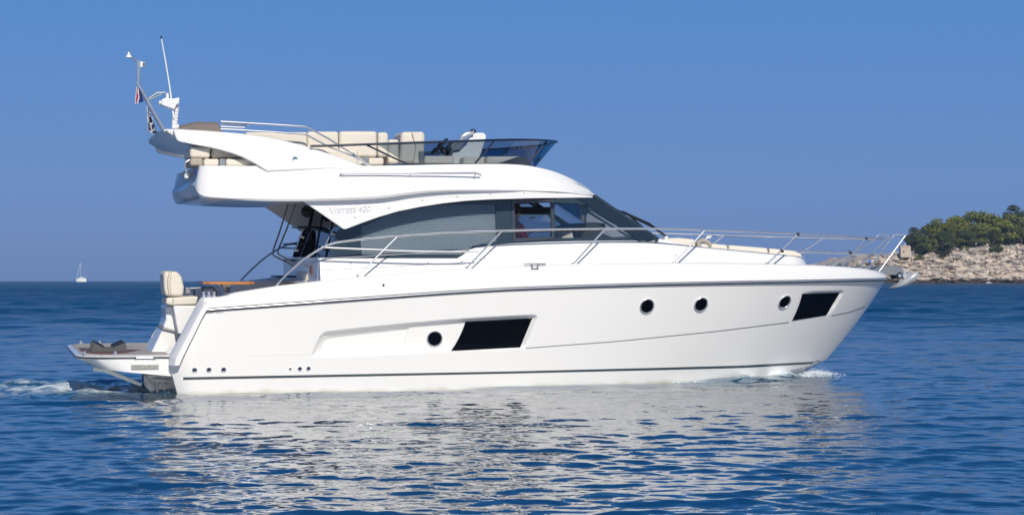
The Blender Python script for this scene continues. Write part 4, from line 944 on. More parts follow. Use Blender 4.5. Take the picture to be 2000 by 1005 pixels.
# ------------------------------------------------------------------ water
def world_px(x, y):   # point of the water plane under a photo pixel
    d = H * F / (y - HY); return ((x - CX) / F * d, d)
def build_water():
    th = np.concatenate([R(-88) + np.linspace(0, R(88 - 24), 30) ** 1.0, np.linspace(R(-23.5), R(23.5), 800), R(24) + np.linspace(0.01, R(64), 30)])
    rr = np.concatenate([np.linspace(2.0, 10.2, 16), 10.5 * 1.0026 ** np.arange(0, 690)]); last = rr[-1]
    rr = np.concatenate([rr, last * 1.0042 ** np.arange(1, 420)]); last = rr[-1]; rr = np.concatenate([rr, last * 1.06 ** np.arange(1, 48)])
    TH, RR = np.meshgrid(th, rr); Xw = RR * np.sin(TH); Yw = RR * np.cos(TH)
    Z = np.zeros_like(Xw); DX = np.zeros_like(Xw); DY = np.zeros_like(Xw); rng = np.random.default_rng(5)
    dr = np.gradient(rr)[:, None] * np.ones_like(Xw)
    N = 130; sl_tot = .17; lam = np.exp(np.linspace(math.log(.14), math.log(5.0), N)) * rng.uniform(.93, 1.07, N)
    for i, L in enumerate(lam):
        k = 2 * math.pi / L; ang = rng.normal(R(84), R(30)); kx, ky = k * math.cos(ang), k * math.sin(ang)
        w_ = 1.2 if L < .42 else 1.2 * (.42 / L) ** .85
        slope = sl_tot * math.sqrt(2 / N) * w_; a = slope / k
        fl = np.clip((L / (dr * 3.0)) - .6, 0, 1); ph = kx * Xw + ky * Yw + rng.uniform(0, 6.28)
        grp = .65 + .35 * np.sin(kx * .11 * Xw + ky * .09 * Yw + rng.uniform(0, 6))
        s_, c_ = np.sin(ph), np.cos(ph); aa = a * fl * grp
        Z += aa * c_; DX -= aa * .8 * math.cos(ang) * s_; DY -= aa * .8 * math.sin(ang) * s_
    far_on = sstep((RR - 30) / 60)
    for i in range(60):                                              # longer waves that carry the texture of the distant sea
        L = math.exp(rng.uniform(math.log(1.4), math.log(16))); k = 2 * math.pi / L; ang = rng.normal(R(84), R(32)); kx, ky = k * math.cos(ang), k * math.sin(ang)
        a = .17 * math.sqrt(2 / 60) / k * (1 if L < 8 else .7); fl = np.clip((L / (dr * 2.6)) - .5, 0, 1)
        ph = kx * Xw + ky * Yw + rng.uniform(0, 6.28); grp = .6 + .4 * np.sin(kx * .13 * Xw + ky * .10 * Yw + rng.uniform(0, 6))
        Z += a * fl * grp * far_on * np.cos(ph); DY -= a * fl * grp * far_on * .8 * math.sin(ang) * np.sin(ph)
    # calmer, hull-sheltered strip and wash along the hull
    Q = np.stack([Xw - O.x, Yw - O.y], -1); ca, sa = math.cos(YAW), math.sin(YAW)
    uu = Q[..., 0] * ca + Q[..., 1] * sa; vv = -Q[..., 0] * sa + Q[..., 1] * ca
    hb = np.interp(uu, [-1, 0, 5, 8, 9.5, 10.8], [1.6, 1.85, 1.8, 1.35, .8, 0])
    near = (np.abs(vv) - hb); side_z = np.exp(-np.clip(near, 0, 9) / 1.6) * (uu > -1.5) * (uu < 11.5)
    calm = 1 - .45 * np.exp(-np.clip(near, 0, 99) / 2.0) * sstep((uu + .5) / 2) * sstep((11.5 - uu) / 2)
    Z *= calm; DX *= calm; DY *= calm
    # diverging bow wave ridges on both sides
    for s_ in (-1, 1):
        vr_ = s_ * (.9 + (10.3 - uu) * .20); d_ = (vv - vr_) * s_; on_ = sstep((10.5 - uu) / 1.0) * sstep((uu + 9) / 5)
        wig = .12 * np.sin(uu * 1.7) + .07 * np.sin(uu * 4.1 + 1)
        Z += on_ * (.032 * np.exp(-((d_ + wig) / .22) ** 2) - .02 * np.exp(-((d_ - .36 + wig) / .25) ** 2))
    # stern turbulence
    wx = -uu; wake = sstep(wx / .8 + .9) * np.exp(-np.clip(wx - .3, 0, 99) / 11) * np.exp(-(vv / (1.9 + .12 * np.clip(wx, 0, 50))) ** 4)
    nz = np.zeros_like(Xw)
    for i in range(36):
        L = rng.uniform(.14, 1.2); k = 2 * math.pi / L; an_ = rng.uniform(0, 6.28)
        nz += (L / 1.2) ** .7 * np.sin(k * (math.cos(an_) * Xw + math.sin(an_) * Yw) + rng.uniform(0, 6.28) + 2.0 * np.sin(.8 * Xw + i) )
    nz /= 4.2
    Z += wake * nz * .045 * np.clip(30 / RR * 1.0, 0, 1)
    foam = wake * np.clip(.74 + .55 * nz, 0, 1)
    ub_ = np.exp(-np.clip(near, 0, 9) / .18) * (near > -.5) * sstep((10.9 - uu) / .5) * sstep((uu - 7.6) / 1.2) * 1.15
    ua = np.exp(-np.clip(near, 0, 9) / .05) * (near > -.5) * (uu > 0) * (uu < 11) * .42
    foam = np.maximum(foam, np.maximum(ub_ * np.clip(.6 + .4 * nz, 0, 1), ua)); Z += ub_ * (.05 + .03 * nz)
    V_ = np.stack([Xw + DX, Yw + DY, Z], -1).reshape(-1, 3)
    nr, nc = Xw.shape; ix = np.arange(nr * nc, dtype=np.int32).reshape(nr, nc)
    q_ = np.stack([ix[:-1, :-1], ix[:-1, 1:], ix[1:, 1:], ix[1:, :-1]], -1).reshape(-1, 4)
    me = bpy.data.meshes.new('sea_water'); me.vertices.add(len(V_)); me.vertices.foreach_set('co', V_.ravel()); me.loops.add(q_.size); me.loops.foreach_set('vertex_index', q_.ravel())
    me.polygons.add(len(q_)); me.polygons.foreach_set('loop_start', np.arange(0, q_.size, 4, dtype=np.int32)); me.update(); me.validate()
    at = me.attributes.new('foam', 'FLOAT', 'POINT'); at.data.foreach_set('value', foam.ravel().astype(np.float32))
    me.shade_smooth(); return me
def water_mat():
    m = bpy.data.materials.new('sea water'); m.use_nodes = True; n = m.node_tree.nodes; l = m.node_tree.links; b = n['Principled BSDF']
    pass
    geo = n.new('ShaderNodeNewGeometry')
    def nzt(scale, det, sx=1, sy=1):
        mp = n.new('ShaderNodeMapping'); mp.inputs['Scale'].default_value = (sx, sy, 1); mp.inputs['Rotation'].default_value = (0, 0, .25); l.new(geo.outputs['Position'], mp.inputs[0])
        t_ = n.new('ShaderNodeTexNoise'); t_.inputs['Scale'].default_value = scale; t_.inputs['Detail'].default_value = det; l.new(mp.outputs[0], t_.inputs['Vector']); return t_
    # depth colour varies in broad patches
    big = nzt(.03, 3); rp = n.new('ShaderNodeMix'); rp.data_type = 'RGBA'; rp.inputs[6].default_value = (.0002, .042, .105, 1); rp.inputs[7].default_value = (.0002, .062, .148, 1); l.new(big.outputs[0], rp.inputs[0])
    # foam mask
    at = n.new('ShaderNodeAttribute'); at.attribute_name = 'foam'
    fn = nzt(5.5, 8, .8, 1.2); fn2 = nzt(22, 4)
    ad = n.new('ShaderNodeMath'); ad.operation = 'MULTIPLY_ADD'; ad.inputs[1].default_value = .35; l.new(fn2.outputs[0], ad.inputs[0]); l.new(fn.outputs[0], ad.inputs[2])
    sm = n.new('ShaderNodeMath'); sm.operation = 'MULTIPLY_ADD'; sm.inputs[1].default_value = .62; l.new(at.outputs['Fac'], sm.inputs[0]); l.new(ad.outputs[0], sm.inputs[2])
    mr = n.new('ShaderNodeMapRange'); mr.inputs['From Min'].default_value = .93; mr.inputs['From Max'].default_value = 1.38; l.new(sm.outputs[0], mr.inputs['Value'])
    gt = n.new('ShaderNodeMath'); gt.operation = 'MULTIPLY'; l.new(mr.outputs[0], gt.inputs[0])
    cl = n.new('ShaderNodeMath'); cl.operation = 'MULTIPLY'; cl.use_clamp = True; cl.inputs[1].default_value = 6; l.new(at.outputs['Fac'], cl.inputs[0]); l.new(cl.outputs[0], gt.inputs[1])
    # aerated green water in the wake
    aer = n.new('ShaderNodeMix'); aer.data_type = 'RGBA'; l.new(at.outputs['Fac'], aer.inputs[0]); l.new(rp.outputs[2], aer.inputs[6]); aer.inputs[7].default_value = (.06, .19, .27, 1)
    mx = n.new('ShaderNodeMix'); mx.data_type = 'RGBA'; l.new(gt.outputs[0], mx.inputs[0]); l.new(aer.outputs[2], mx.inputs[6]); mx.inputs[7].default_value = (.72, .77, .80, 1)
    df = n.new('ShaderNodeBsdfDiffuse'); l.new(mx.outputs[2], df.inputs['Color'])
    gl = n.new('ShaderNodeBsdfGlossy'); fr = n.new('ShaderNodeFresnel'); fr.inputs['IOR'].default_value = 1.40
    dist = n.new('ShaderNodeVectorMath'); dist.operation = 'LENGTH'; l.new(geo.outputs['Position'], dist.inputs[0])
    # a rough sea seen at a grazing angle shows its near faces: less mirror with distance
    kf = n.new('ShaderNodeMapRange'); kf.inputs['From Min'].default_value = 24; kf.inputs['From Max'].default_value = 90; kf.inputs['To Min'].default_value = 1; kf.inputs['To Max'].default_value = .62; l.new(dist.outputs['Value'], kf.inputs['Value'])
    kr = n.new('ShaderNodeMapRange'); kr.inputs['From Min'].default_value = 24; kr.inputs['From Max'].default_value = 120; kr.inputs['To Min'].default_value = .004; kr.inputs['To Max'].default_value = .2; l.new(dist.outputs['Value'], kr.inputs['Value']); l.new(kr.outputs[0], gl.inputs['Roughness'])
    wp = n.new('ShaderNodeMapping'); wp.inputs['Scale'].default_value = (.006, .03, 1); l.new(geo.outputs['Position'], wp.inputs[0])
    wn = n.new('ShaderNodeTexNoise'); wn.inputs['Scale'].default_value = 1; wn.inputs['Detail'].default_value = 6; wn.inputs['Roughness'].default_value = .65; l.new(wp.outputs[0], wn.inputs['Vector'])
    wr = n.new('ShaderNodeMapRange'); wr.inputs['From Min'].default_value = .3; wr.inputs['From Max'].default_value = .7; wr.inputs['To Min'].default_value = .75; wr.inputs['To Max'].default_value = 1.2; l.new(wn.outputs[0], wr.inputs['Value'])
    wd_ = n.new('ShaderNodeMapRange'); wd_.inputs['From Min'].default_value = 30; wd_.inputs['From Max'].default_value = 120; l.new(dist.outputs['Value'], wd_.inputs['Value'])
    wmx = n.new('ShaderNodeMix'); wmx.data_type = 'FLOAT'; wmx.inputs[2].default_value = 1; l.new(wd_.outputs[0], wmx.inputs[0]); l.new(wr.outputs[0], wmx.inputs[3])
    kk_ = n.new('ShaderNodeMath'); kk_.operation = 'MULTIPLY'; l.new(kf.outputs[0], kk_.inputs[0]); l.new(wmx.outputs[0], kk_.inputs[1])
    kh = n.new('ShaderNodeMapRange'); kh.inputs['From Min'].default_value = 250; kh.inputs['From Max'].default_value = 2600; kh.inputs['To Min'].default_value = 1; kh.inputs['To Max'].default_value = 1.55; l.new(dist.outputs['Value'], kh.inputs['Value'])
    kj = n.new('ShaderNodeMath'); kj.operation = 'MULTIPLY'; l.new(kk_.outputs[0], kj.inputs[0]); l.new(kh.outputs[0], kj.inputs[1]); kk_ = kj
    f1 = n.new('ShaderNodeMath'); f1.operation = 'MULTIPLY'; pw_ = n.new('ShaderNodeMath'); pw_.operation = 'POWER'; pw_.inputs[1].default_value = .41; l.new(fr.outputs[0], pw_.inputs[0]); l.new(pw_.outputs[0], f1.inputs[0]); l.new(kk_.outputs[0], f1.inputs[1]); f1.use_clamp = True
    inv = n.new('ShaderNodeMath'); inv.operation = 'SUBTRACT'; inv.inputs[0].default_value = 1; l.new(gt.outputs[0], inv.inputs[1])
    f2 = n.new('ShaderNodeMath'); f2.operation = 'MULTIPLY'; l.new(f1.outputs[0], f2.inputs[0]); l.new(inv.outputs[0], f2.inputs[1])
    ms = n.new('ShaderNodeMixShader'); l.new(f2.outputs[0], ms.inputs[0]); l.new(df.outputs[0], ms.inputs[1]); l.new(gl.outputs[0], ms.inputs[2]); l.new(ms.outputs[0], n['Material Output'].inputs[0])
    # ripples too small for the mesh
    r1 = nzt(6.0, 2, .7, 1.3); r2 = nzt(.55, 5, .6, 1.3)
    far = n.new('ShaderNodeMapRange'); far.inputs['From Min'].default_value = 45; far.inputs['From Max'].default_value = 260; far.inputs['To Min'].default_value = 0; far.inputs['To Max'].default_value = 1.1; l.new(dist.outputs['Value'], far.inputs['Value'])
    bp = n.new('ShaderNodeBump'); bp.inputs['Strength'].default_value = 1; bp.inputs['Distance'].default_value = .006; l.new(r1.outputs[0], bp.inputs['Height'])
    bp2 = n.new('ShaderNodeBump'); bp2.inputs['Strength'].default_value = 1; l.new(far.outputs[0], bp2.inputs['Distance']); l.new(r2.outputs[0], bp2.inputs['Height']); l.new(bp.outputs[0], bp2.inputs['Normal'])
    for q_ in (df, gl, fr): l.new(bp2.outputs[0], q_.inputs['Normal'])
    n.remove(b)
    return m
wm = build_water(); sea = bpy.data.objects.new('sea_water', wm); C.objects.link(sea); wm.materials.append(water_mat()); tag(sea, 'deep blue rippled sea reflecting the white yacht', 'water', kind='structure')

# foam splashes
FOAM = mat('white foam', (.80, .84, .87), .6, 0, 0, .06, 10, .01, 40)
def splash(name, spots, label, seed, big=.035):
    rng = random.Random(seed); mb = MB()
    for (c, ex, ey, hz, n_) in spots:
        for k in range(n_):
            a, b, c_ = rng.gauss(0, 1), rng.gauss(0, 1), abs(rng.gauss(0, 1)); e = math.exp(-(a * a) / 3)
            p = Vector((c[0] + a * ex * .5, c[1] + b * ey * .5, c[2] + c_ * hz * .45 * e)); r_ = big * rng.uniform(.12, 1) ** 1.7 * (1 if c_ < .8 else .45)
            s1 = [Vector((rng.gauss(0, 1), rng.gauss(0, 1), rng.gauss(0, 1) * .8)).normalized() * r_ * rng.uniform(.7, 1.2) for _ in range(4)]
            mb.add([p + q_ for q_ in s1], [(0, 1, 2), (0, 2, 3), (0, 3, 1), (1, 3, 2)])
    o = mb.build(name, FOAM, None, smooth=0); return tag(o, label, 'foam', kind='stuff')
def wxy(x, y, z=0): 
    d = world_px(x, y); return (d[0], d[1], z)
sp = [(wxy(1594, 741 - 0), .22, .3, .14, 500)]
def at_boat(u, v, z): p = M @ Vector((u, v, 0)); return (p.x, p.y, z)
ubow = pt(1592, 722, -.25).x
sp = [(at_boat(ubow, -.28, .05), .30, .3, .15, 3000), (at_boat(ubow - .25, -.45, .03), .45, .3, .08, 1800)]
for k in range(14):
    x = 1510 - k * 15; u_ = sol(x, 745, lambda u: -Bc(u) - .02); sp.append((at_boat(u_.x, -Bc(u_.x) - .06, .02), .16, .10, .07 * (1 - k / 18), 420))
splash('bow_spray', sp, 'broken white bow wave foaming along the foot of the yacht bow', 3, .015)
sp = []
rs_ = random.Random(8)
for k in range(30):
    x = rs_.uniform(-60, 330); y = rs_.gauss(753, 7) - (x - 150) * .01; sp.append((wxy(x, y, .03), rs_.uniform(.1, .45), rs_.uniform(.1, .5), rs_.uniform(.02, .06), rs_.randint(8, 30)))


# ------------------------------------------------------------------ sailing boat far away
def sailing_boat():
    D_ = 2350; s = D_ / F; X0 = (159 - CX) * s; r = empty('sailing_boat', (X0, D_, 0)); bpy.context.view_layer.update()
    def q(x, y): return ((x - 159) * s, (549.3 - y) * s)
    L0, L1 = q(149.5, 0)[0], q(168.5, 0)[0]; z1 = q(0, 543)[1] ; secs_ = []; n_ = 12
    for k in range(n_ + 1):
        a = k / n_; u = L0 + (L1 - L0) * a; hb = 1.9 * (1 - abs(2 * (1 - a) - 1.15) ** 2.2 * .8) if a < .97 else .05; hb = max(hb * math.sqrt(max(0, 1 - a ** 5)), .05)
        secs_.append([(u, -hb, z1 + a * .35), (u, -hb * .8, 0), (u, 0, -.3), (u, hb * .8, 0), (u, hb, z1 + a * .35)])
    mb = MB(); mb.add(sum(secs_, []), [(5 * k + j, 5 * k + (j + 1) % 5, 5 * k + 5 + (j + 1) % 5, 5 * k + 5 + j) for k in range(n_) for j in range(5)] + [(0, 1, 2, 3, 4), tuple(5 * n_ + j for j in range(5))]); mb.build('hull', WHITE2, r)
    mb = MB(); mb.prism([(L0 + 3, z1), (L0 + 3.5, z1 + 1.1), (L0 + 7.5, z1 + .9), (L0 + 9, z1)], -1.1, 1.1); mb.build('coachroof', WHITE2, r, bevel=.1)
    mx_ = q(157, 0)[0]; mt = q(0, 512)[1]
    mb = MB(); mb.tube([(mx_, 0, z1), (mx_, 0, mt)], .14, 8); mb.build('mast', WHITE2, r)
    mb = MB(); mb.tube([(mx_, 0, z1 + 2), (mx_ + 5.2, 0, z1 + 1.9)], .22, 8); mb.build('boom', WHITE2, r)
    mb = MB(); mb.tube([(mx_, 0, mt * .97), (L0 + .2, 0, z1)], .20, 6); mb.tube([(mx_, 0, mt), (L1 - .2, 0, z1 + .4)], .04, 5); mb.build('furled_sail_and_stays', WCLOTH, r)
    tag(r, 'small white sailing boat with bare mast far off on the horizon', 'sailing boat')
sailing_boat()

# ------------------------------------------------------------------ headland
D0 = 1000.0
def hx(px, d=D0): return (px - CX) / F * d
def hz(py, d=D0): return H + (HY - py) / F * d
ROCK = bpy.data.materials.new('limestone'); ROCK.use_nodes = True
def rock_nodes(m):
    n = m.node_tree.nodes; l = m.node_tree.links; b = n['Principled BSDF']; b.inputs['Roughness'].default_value = .9
    geo = n.new('ShaderNodeNewGeometry'); mp = n.new('ShaderNodeMapping'); mp.inputs['Scale'].default_value = (.35, .35, 1.1); l.new(geo.outputs['Position'], mp.inputs[0])
    a = n.new('ShaderNodeTexNoise'); a.inputs['Scale'].default_value = .5; a.inputs['Detail'].default_value = 8; a.inputs['Roughness'].default_value = .7; l.new(mp.outputs[0], a.inputs['Vector'])
    rp = n.new('ShaderNodeValToRGB'); e = rp.color_ramp.elements; e[0].position = .34; e[0].color = (.12, .10, .085, 1); e[1].position = .56; e[1].color = (.70, .595, .49, 1); c = e.new(.45); c.color = (.47, .40, .34, 1); l.new(a.outputs[0], rp.inputs[0])
    sp = n.new('ShaderNodeSeparateXYZ'); l.new(geo.outputs['Position'], sp.inputs[0])
    # wet, dark tide band just above the water
    nz = n.new('ShaderNodeTexNoise'); nz.inputs['Scale'].default_value = .25; l.new(geo.outputs['Position'], nz.inputs['Vector'])
    md = n.new('ShaderNodeMath'); md.operation = 'MULTIPLY_ADD'; md.inputs[1].default_value = -2.2; l.new(nz.outputs[0], md.inputs[0]); l.new(sp.outputs['Z'], md.inputs[2])
    mr = n.new('ShaderNodeMapRange'); mr.inputs['From Min'].default_value = .7; mr.inputs['From Max'].default_value = 1.7; l.new(md.outputs[0], mr.inputs['Value'])
    mx = n.new('ShaderNodeMix'); mx.data_type = 'RGBA'; l.new(mr.outputs[0], mx.inputs[0]); mx.inputs[6].default_value = (.06, .045, .032, 1); l.new(rp.outputs[0], mx.inputs[7]); l.new(mx.outputs[2], b.inputs['Base Color'])
    bp = n.new('ShaderNodeBump'); bp.inputs['Distance'].default_value = 1.2; l.new(a.outputs[0], bp.inputs['Height']); l.new(bp.outputs[0], b.inputs['Normal'])
rock_nodes(ROCK)
prof_top = [(1640, 548), (1655, 530), (1670, 514), (1690, 509), (1715, 501), (1757, 499), (1802, 498), (1855, 489), (1889, 484), (1946, 485), (2000, 483), (2100, 480), (2300, 474), (2600, 470)]
def cliff_h(x):
    px = CX + x * F / D0; return hz(np.interp(px, [p[0] for p in prof_top], [p[1] for p in prof_top]))
def headland():
    x0, x1 = hx(1636), hx(2620); xs = list(np.arange(x0, hx(2040), .45)) + list(np.arange(hx(2040), x1, 1.6)); nd = 110; vs_ = []
    for x in xs:
        hc = float(cliff_h(x)); 
        for j in range(nd + 1):
            a = j / nd; dpt = -3 + 24 * a if a < .75 else 15 + (a - .75) * 4 * 150
            f_ = min(max(dpt / 13, 0), 1)
            # stepped, ledged cliff profile
            q = Vector((x * .07, dpt * .09, 3.3)); base = f_ ** .85
            st_ = base * 5 + .9 * noise.noise(Vector((x * .04, dpt * .06, 1)));
            stair = (math.floor(st_) + min(1, (st_ - math.floor(st_)) * 2.4)) / 5
            z = hc * (.35 * base + .65 * stair)
            z += (2.2 * noise.noise(q * 1.5) + 1.8 * noise.noise(q * 4) + 1.2 * noise.noise(q * 10) + .6 * noise.noise(q * 24)) * min(1, f_ * 3) * (1 - .55 * sstepf((dpt - 14) / 10))
            if dpt > 13: z += (dpt - 13) * .07 * min(1, max(0, (x * D0 / (D0 + dpt) - hx(1800)) / 30))
            z = z if dpt > -1 else -1.2
            yy = D0 - 8 + dpt + 5 * noise.noise(Vector((x * .03, 0, 7))) + 2.6 * noise.noise(Vector((x * .12, z * .3, 9))) + 2.6 * noise.noise(Vector((x * .25, z * .9, 2))) + 1.3 * noise.noise(Vector((x * .9, z * 1.6, 5)))
            vs_.append((x, yy, max(z, -1.2)))
    w_ = nd + 1; mb = MB(); mb.add(vs_, [(i * w_ + j, (i + 1) * w_ + j, (i + 1) * w_ + j + 1, i * w_ + j + 1) for i in range(len(xs) - 1) for j in range(nd)])
    o = mb.build('rocky_headland', ROCK, None, smooth=40); tag(o, 'pale limestone headland with a dark tide line rising to the right', 'headland', kind='structure'); return o
def sstepf(x): x = min(max(x, 0), 1); return x * x * (3 - 2 * x)
land = headland()

LEAFS = []
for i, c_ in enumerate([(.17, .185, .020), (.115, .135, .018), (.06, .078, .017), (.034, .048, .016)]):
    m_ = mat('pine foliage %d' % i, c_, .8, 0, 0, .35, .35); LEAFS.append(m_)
BARK = mat('pine bark', (.17, .12, .09), .9, 0, 0, .2, 2)
def crown_mesh(seed, wide, tall, nl, lm):
    rng = random.Random(seed); mb = MB(); lobes = []
    for k in range(nl):
        a = rng.uniform(0, 6.283); h_ = rng.random(); rad = wide * .5 * math.sqrt(rng.random()) * (1.0 - .55 * h_ ** 1.5); lobes.append((Vector((math.cos(a) * rad, math.sin(a) * rad, tall * (.12 + .78 * h_))), rng.uniform(.16, .26) * wide))
    for c_, r_ in lobes:
        for k in range(210):
            d = Vector((rng.gauss(0, 1), rng.gauss(0, 1), rng.gauss(0, 1))).normalized(); d.z *= .62
            if d.z < -.3: d.z *= .4
            p = c_ + d * r_ * rng.uniform(.75, 1.08); s_ = rng.uniform(.12, .30)
            t1 = (d + Vector((rng.gauss(0, .7), rng.gauss(0, .7), rng.gauss(0, .7)))).normalized().orthogonal().normalized(); t2 = t1.cross(Vector((rng.gauss(0, 1), rng.gauss(0, 1), rng.gauss(0, 1)))).normalized()
            mb.add([p - t1 * s_, p + t2 * s_ * .8, p + t1 * s_, p - t2 * s_ * .8], [(0, 1, 2, 3)])
    for c_, r_ in lobes:
        for k in range(26):
            p = c_ + Vector((rng.gauss(0, .35), rng.gauss(0, .35), rng.gauss(0, .22))) * r_; s_ = rng.uniform(.3, .6); t1 = Vector((rng.gauss(0, 1), rng.gauss(0, 1), rng.gauss(0, 1))).normalized(); t2 = t1.orthogonal().normalized()
            mb.add([p - t1 * s_, p + t2 * s_, p + t1 * s_, p - t2 * s_], [(0, 1, 2, 3)])
    me = bpy.data.meshes.new('crown'); me.from_pydata(mb.v, [], mb.f); me.materials.append(lm); return me
def trunk_mesh(seed, ht):
    rng = random.Random(seed); mb = MB(); lean_ = rng.uniform(-.12, .12); L = [Vector((lean_ * ht * k / 6 + rng.uniform(-.1, .1), rng.uniform(-.1, .1), ht * k / 6 - .8)) for k in range(7)]
    mb.tube(L, [.30 - .03 * k for k in range(7)], 7)
    for k in range(4):
        b_ = L[3 + k // 2]; a = rng.uniform(0, 6.28); mb.tube([b_, b_ + Vector((math.cos(a) * 1.2, math.sin(a) * 1.2, 1.0)), b_ + Vector((math.cos(a) * 2.2, math.sin(a) * 2.2, 2.2))], [.12, .09, .05], 5)
    me = bpy.data.meshes.new('trunk'); me.from_pydata(mb.v, [], mb.f); me.materials.append(BARK); me.shade_smooth(); return me
variants = [(crown_mesh(20 + i, 9, 8, 15, LEAFS[[0, 0, 1, 1, 2, 3][i]]), trunk_mesh(40 + i, 7)) for i in range(6)]
# px centre, top row, foot row, width px, variant, depth offset, label
trees = [
 (1785, 462, 503, 34, 4, 6, 'dark pine overhanging the left end of the wood beside the stone hut'),
 (1797, 451, 500, 42, 5, 14, 'dark rounded pine just right of the stone hut'),
 (1818, 445, 498, 40, 1, 18, 'bright green pine, second rise of the treeline from the left'),
 (1833, 436, 494, 40, 2, 26, 'pine with a flat top on the left shoulder of the wood'),
 (1852, 434, 490, 42, 0, 22, 'yellow green pine left of the broad topped pine'),
 (1874, 427, 488, 48, 1, 30, 'broad topped pine left of the tallest pine'),
 (1893, 434, 486, 34, 5, 34, 'dark pine tucked in on the left of the tallest pine'),
 (1918, 409, 484, 52, 0, 30, 'tallest bright green pine standing above the whole wood'),
 (1915, 446, 484, 40, 2, 12, 'low pine in front of the tallest pine'),
 (1943, 430, 486, 42, 3, 36, 'mid green pine just right of the tallest pine'),
 (1958, 436, 484, 42, 1, 18, 'pine with a pale bare trunk showing near the right edge'),
 (1975, 427, 483, 46, 2, 24, 'shaggy mid green pine near the right edge of the photo'),
 (1994, 430, 482, 44, 3, 14, 'pine cut by the right edge of the photo, front row'),
 (1968, 420, 478, 44, 5, 60, 'dark distant pine behind the wood near the right edge'),
 (1995, 407, 474, 52, 5, 70, 'highest dark pine on the skyline at the right edge'),
 (1841, 462, 498, 38, 4, 8, 'dark low pine in the front row above the grey rocks'),
 (1868, 456, 494, 40, 3, 9, 'low pine in the front row left of the white marker'),
 (1893, 458, 490, 36, 4, 8, 'low shadowy pine beside the white marker'),
 (1936, 458, 487, 36, 4, 10, 'low dark pine right of the white marker'),
 (1813, 468, 503, 34, 3, 5, 'low bushy pine at the foot of the left treeline'),
 (2022, 425, 482, 48, 0, 20, 'pine just beyond the right edge, nearest one'), (2045, 418, 480, 50, 1, 30, 'pine beyond the right edge, farther one'), (2060, 410, 478, 56, 5, 50, 'dark pine beyond the right edge on the skyline'),
]
for i, (px, ty, by, wd, vi, dy, lab) in enumerate(trees):
    d = D0 + dy; x = (px - CX) / F * d; zt = H + (HY - ty + 9) / F * d; zb = H + (HY - by) / F * d - 1.0; ht = zt - zb; wid = wd * 1.18 / F * d
    r = empty('pine_tree', (x, d, zb), random.uniform(0, 6.28))
    cm, tm = variants[vi]
    c_ = bpy.data.objects.new('crown', cm); C.objects.link(c_); c_.parent = r; ch = ht * .80; c_.location = (0, 0, ht * .20); c_.scale = (wid / 8.2, wid / 8.2, ch / 8.0)
    t_ = bpy.data.objects.new('trunk', tm); C.objects.link(t_); t_.parent = r; t_.scale = (1, 1, ht / 9.5)
    tag(r, lab, 'pine tree', 'pines on the headland')
shrubm = crown_mesh(90, 4, 2.2, 9, LEAFS[2]); shrubm2 = crown_mesh(91, 4, 2.2, 9, LEAFS[1])
for px, py, wd, lab in [(1838, 499, 26, 'rounded green bush on the rocks below the left pines'), (1850, 492, 22, 'green bush next to the rounded bush above the cliff'), (1885, 487, 20, 'small bush at the cliff edge below the tallest pine'), (1944, 487, 30, 'low wide bush on the cliff edge right of the white marker'), (1971, 494, 10, 'tiny scrub bush on bare rock near the right edge'), (1796, 503, 18, 'dark bush among the rocks right of the stone hut'), (1985, 492, 9, 'tiny scrub tuft on the rock close to the right edge')]:
    d = D0 + 4; x = (px - CX) / F * d; z = H + (HY - py - 2) / F * d; o = bpy.data.objects.new('shrub', shrubm if wd > 20 else shrubm2); C.objects.link(o); o.location = (x, d, z - .3); k = wd / F * d / 4; o.scale = (k, k, k * .8); o.rotation_euler = (0, 0, px); tag(o, lab, 'bush', 'bushes on the headland')
# dark undergrowth below the pines
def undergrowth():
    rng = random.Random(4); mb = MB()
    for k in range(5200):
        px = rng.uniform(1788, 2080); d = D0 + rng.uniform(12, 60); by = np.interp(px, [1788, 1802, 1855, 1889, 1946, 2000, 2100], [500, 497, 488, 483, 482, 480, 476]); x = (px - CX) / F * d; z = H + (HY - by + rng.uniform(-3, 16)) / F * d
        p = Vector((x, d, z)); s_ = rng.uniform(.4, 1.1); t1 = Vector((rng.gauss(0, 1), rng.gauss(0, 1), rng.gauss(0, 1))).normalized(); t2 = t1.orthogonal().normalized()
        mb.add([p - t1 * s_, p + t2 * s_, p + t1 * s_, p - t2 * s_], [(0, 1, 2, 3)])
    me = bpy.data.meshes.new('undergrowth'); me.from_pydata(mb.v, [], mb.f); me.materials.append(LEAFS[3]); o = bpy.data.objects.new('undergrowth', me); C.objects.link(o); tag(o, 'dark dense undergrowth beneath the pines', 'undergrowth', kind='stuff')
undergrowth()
# stone hut
STONE = mat('pale stone', (.52, .43, .33), .9, 0, 0, .2, .8, .1, 1.5)
d = D0 + 2; xa, xb = (1757.5 - CX) / F * d, (1777 - CX) / F * d; za, zt = H + (HY - 500) / F * d - .6, H + (HY - 482.5) / F * d
hut = empty('stone_hut', ((xa + xb) / 2, d, za)); w_ = (xb - xa) / 2; h_ = zt - za
MB().box((-w_, -2.4, 0), (w_, 2.4, h_)).build('wall', STONE, hut)
mb = MB().add([(-w_ - .15, -2.5, h_), (w_ + .15, -2.5, h_), (w_ + .15, 2.5, h_), (-w_ - .15, 2.5, h_), (-w_ - .15, 0, h_ + .9), (w_ + .15, 0, h_ + .9)], [(0, 1, 5, 4), (3, 4, 5, 2), (0, 4, 3), (1, 2, 5), (0, 3, 2, 1)]); mb.build('roof', STONE, hut)
mb = MB(); mb.box((-.55, -.35, h_ + .3), (-.25, .35, h_ + 1.5)); mb.box((.25, -.35, h_ + .3), (.55, .35, h_ + 1.5)); mb.box((-.65, -.4, h_ + 1.5), (.65, .4, h_ + 1.75)); mb.build('bell_gable', STONE, hut)
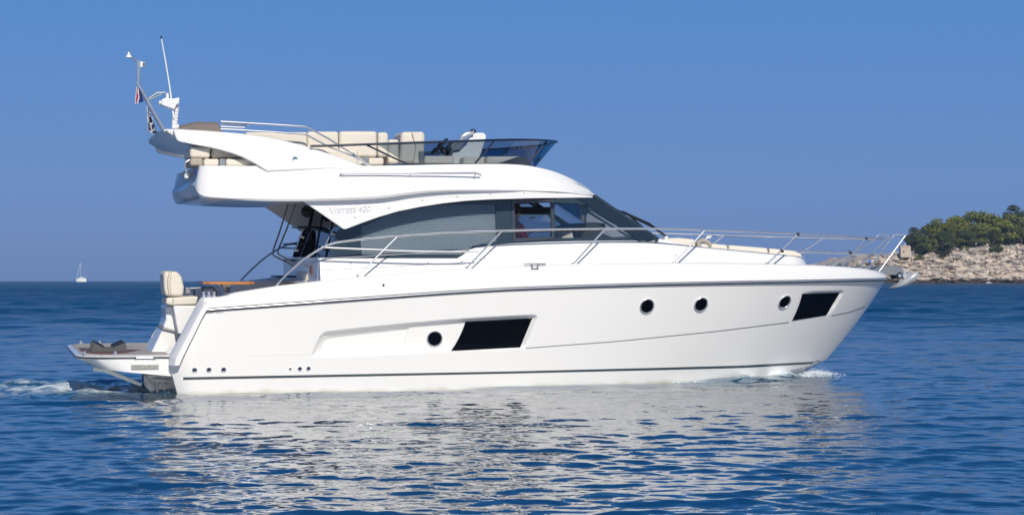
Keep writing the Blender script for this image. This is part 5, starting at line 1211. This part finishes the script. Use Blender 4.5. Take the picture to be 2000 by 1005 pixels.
mb = MB(); mb.box((-.3 - 1.2, -2.45, h_ * .45), (-.3 - .6, -2.3, h_ * .45 + 1.0)); mb.build('window', BLACK, hut)
tag(hut, 'small square pale stone chapel at the left end of the pines', 'chapel')
# white marker, swimmer and paddle board, blue tarpaulin
d = D0 + 2; x, z = (1906 - CX) / F * d, H + (HY - 480) / F * d
mk_ = empty('marker_post', (x, d, z)); MB().tube([(0, 0, -1.5), (0, 0, 1)], .1, 8).build('post', GREYW, mk_); MB().lathe([(0, .0), (.35, .1), (.5, .5), (.35, .9), (0, 1.0)], (0, 0, .8), (0, 0, 1), 12).build('marker_head', WCLOTH, mk_)
tag(mk_, 'small white marker on a post at the edge of the wood', 'marker')
d = D0 - 14; x = (1931 - CX) / F * d
kb = MB(); kb.lathe([(0, -1.8), (.2, -1.4), (.32, -.6), (.33, .3), (.22, 1.3), (0, 1.7)], (x, d, .35), (1, .1, 0), 10); k_ = kb.build('kayak', mat('pale kayak', (.72, .62, .72), .4), None); tag(k_, 'pale pinkish kayak drawn up at the foot of the cliff', 'kayak')
person((x + .4, d + 1.6, .4), R(-90), 'stand', WCLOTH, 'tiny distant person in a white top standing by the pale kayak at the waterline')
d = D0 + 1; x = (1698 - CX) / F * d; z = H + (HY - 511) / F * d
mb = MB(); mb.add([(-1.3, -1, 0), (1.3, -1, 0), (1.3, 1, 0), (-1.3, 1, 0), (-.9, 0, .9), (.9, 0, 1.1)], [(0, 1, 5, 4), (3, 4, 5, 2), (0, 4, 3), (1, 2, 5), (0, 3, 2, 1)]); o = mb.build('beach_tent', mat('bright blue tarpaulin', (.05, .22, .65), .6), None); o.location = (x, d, z); tag(o, 'small bright blue beach tent on the rocks behind the yacht bow', 'tent')

# ------------------------------------------------------------------ sea haze
hm = bpy.data.materials.new('haze'); hm.use_nodes = True; n = hm.node_tree.nodes; n.remove(n['Principled BSDF'])
pv = n.new('ShaderNodeVolumePrincipled'); pv.inputs['Color'].default_value = (.45, .66, .95, 1); pv.inputs['Density'].default_value = .00010; pv.inputs['Anisotropy'].default_value = 0
hm.node_tree.links.new(pv.outputs[0], n['Material Output'].inputs['Volume'])
hz_ = MB().box((-6400, -6400, -2.2), (6400, 6400, 60)).build('haze', hm, None, smooth=0); tag(hz_, 'thin blue sea haze softening the horizon', 'haze', kind='stuff')
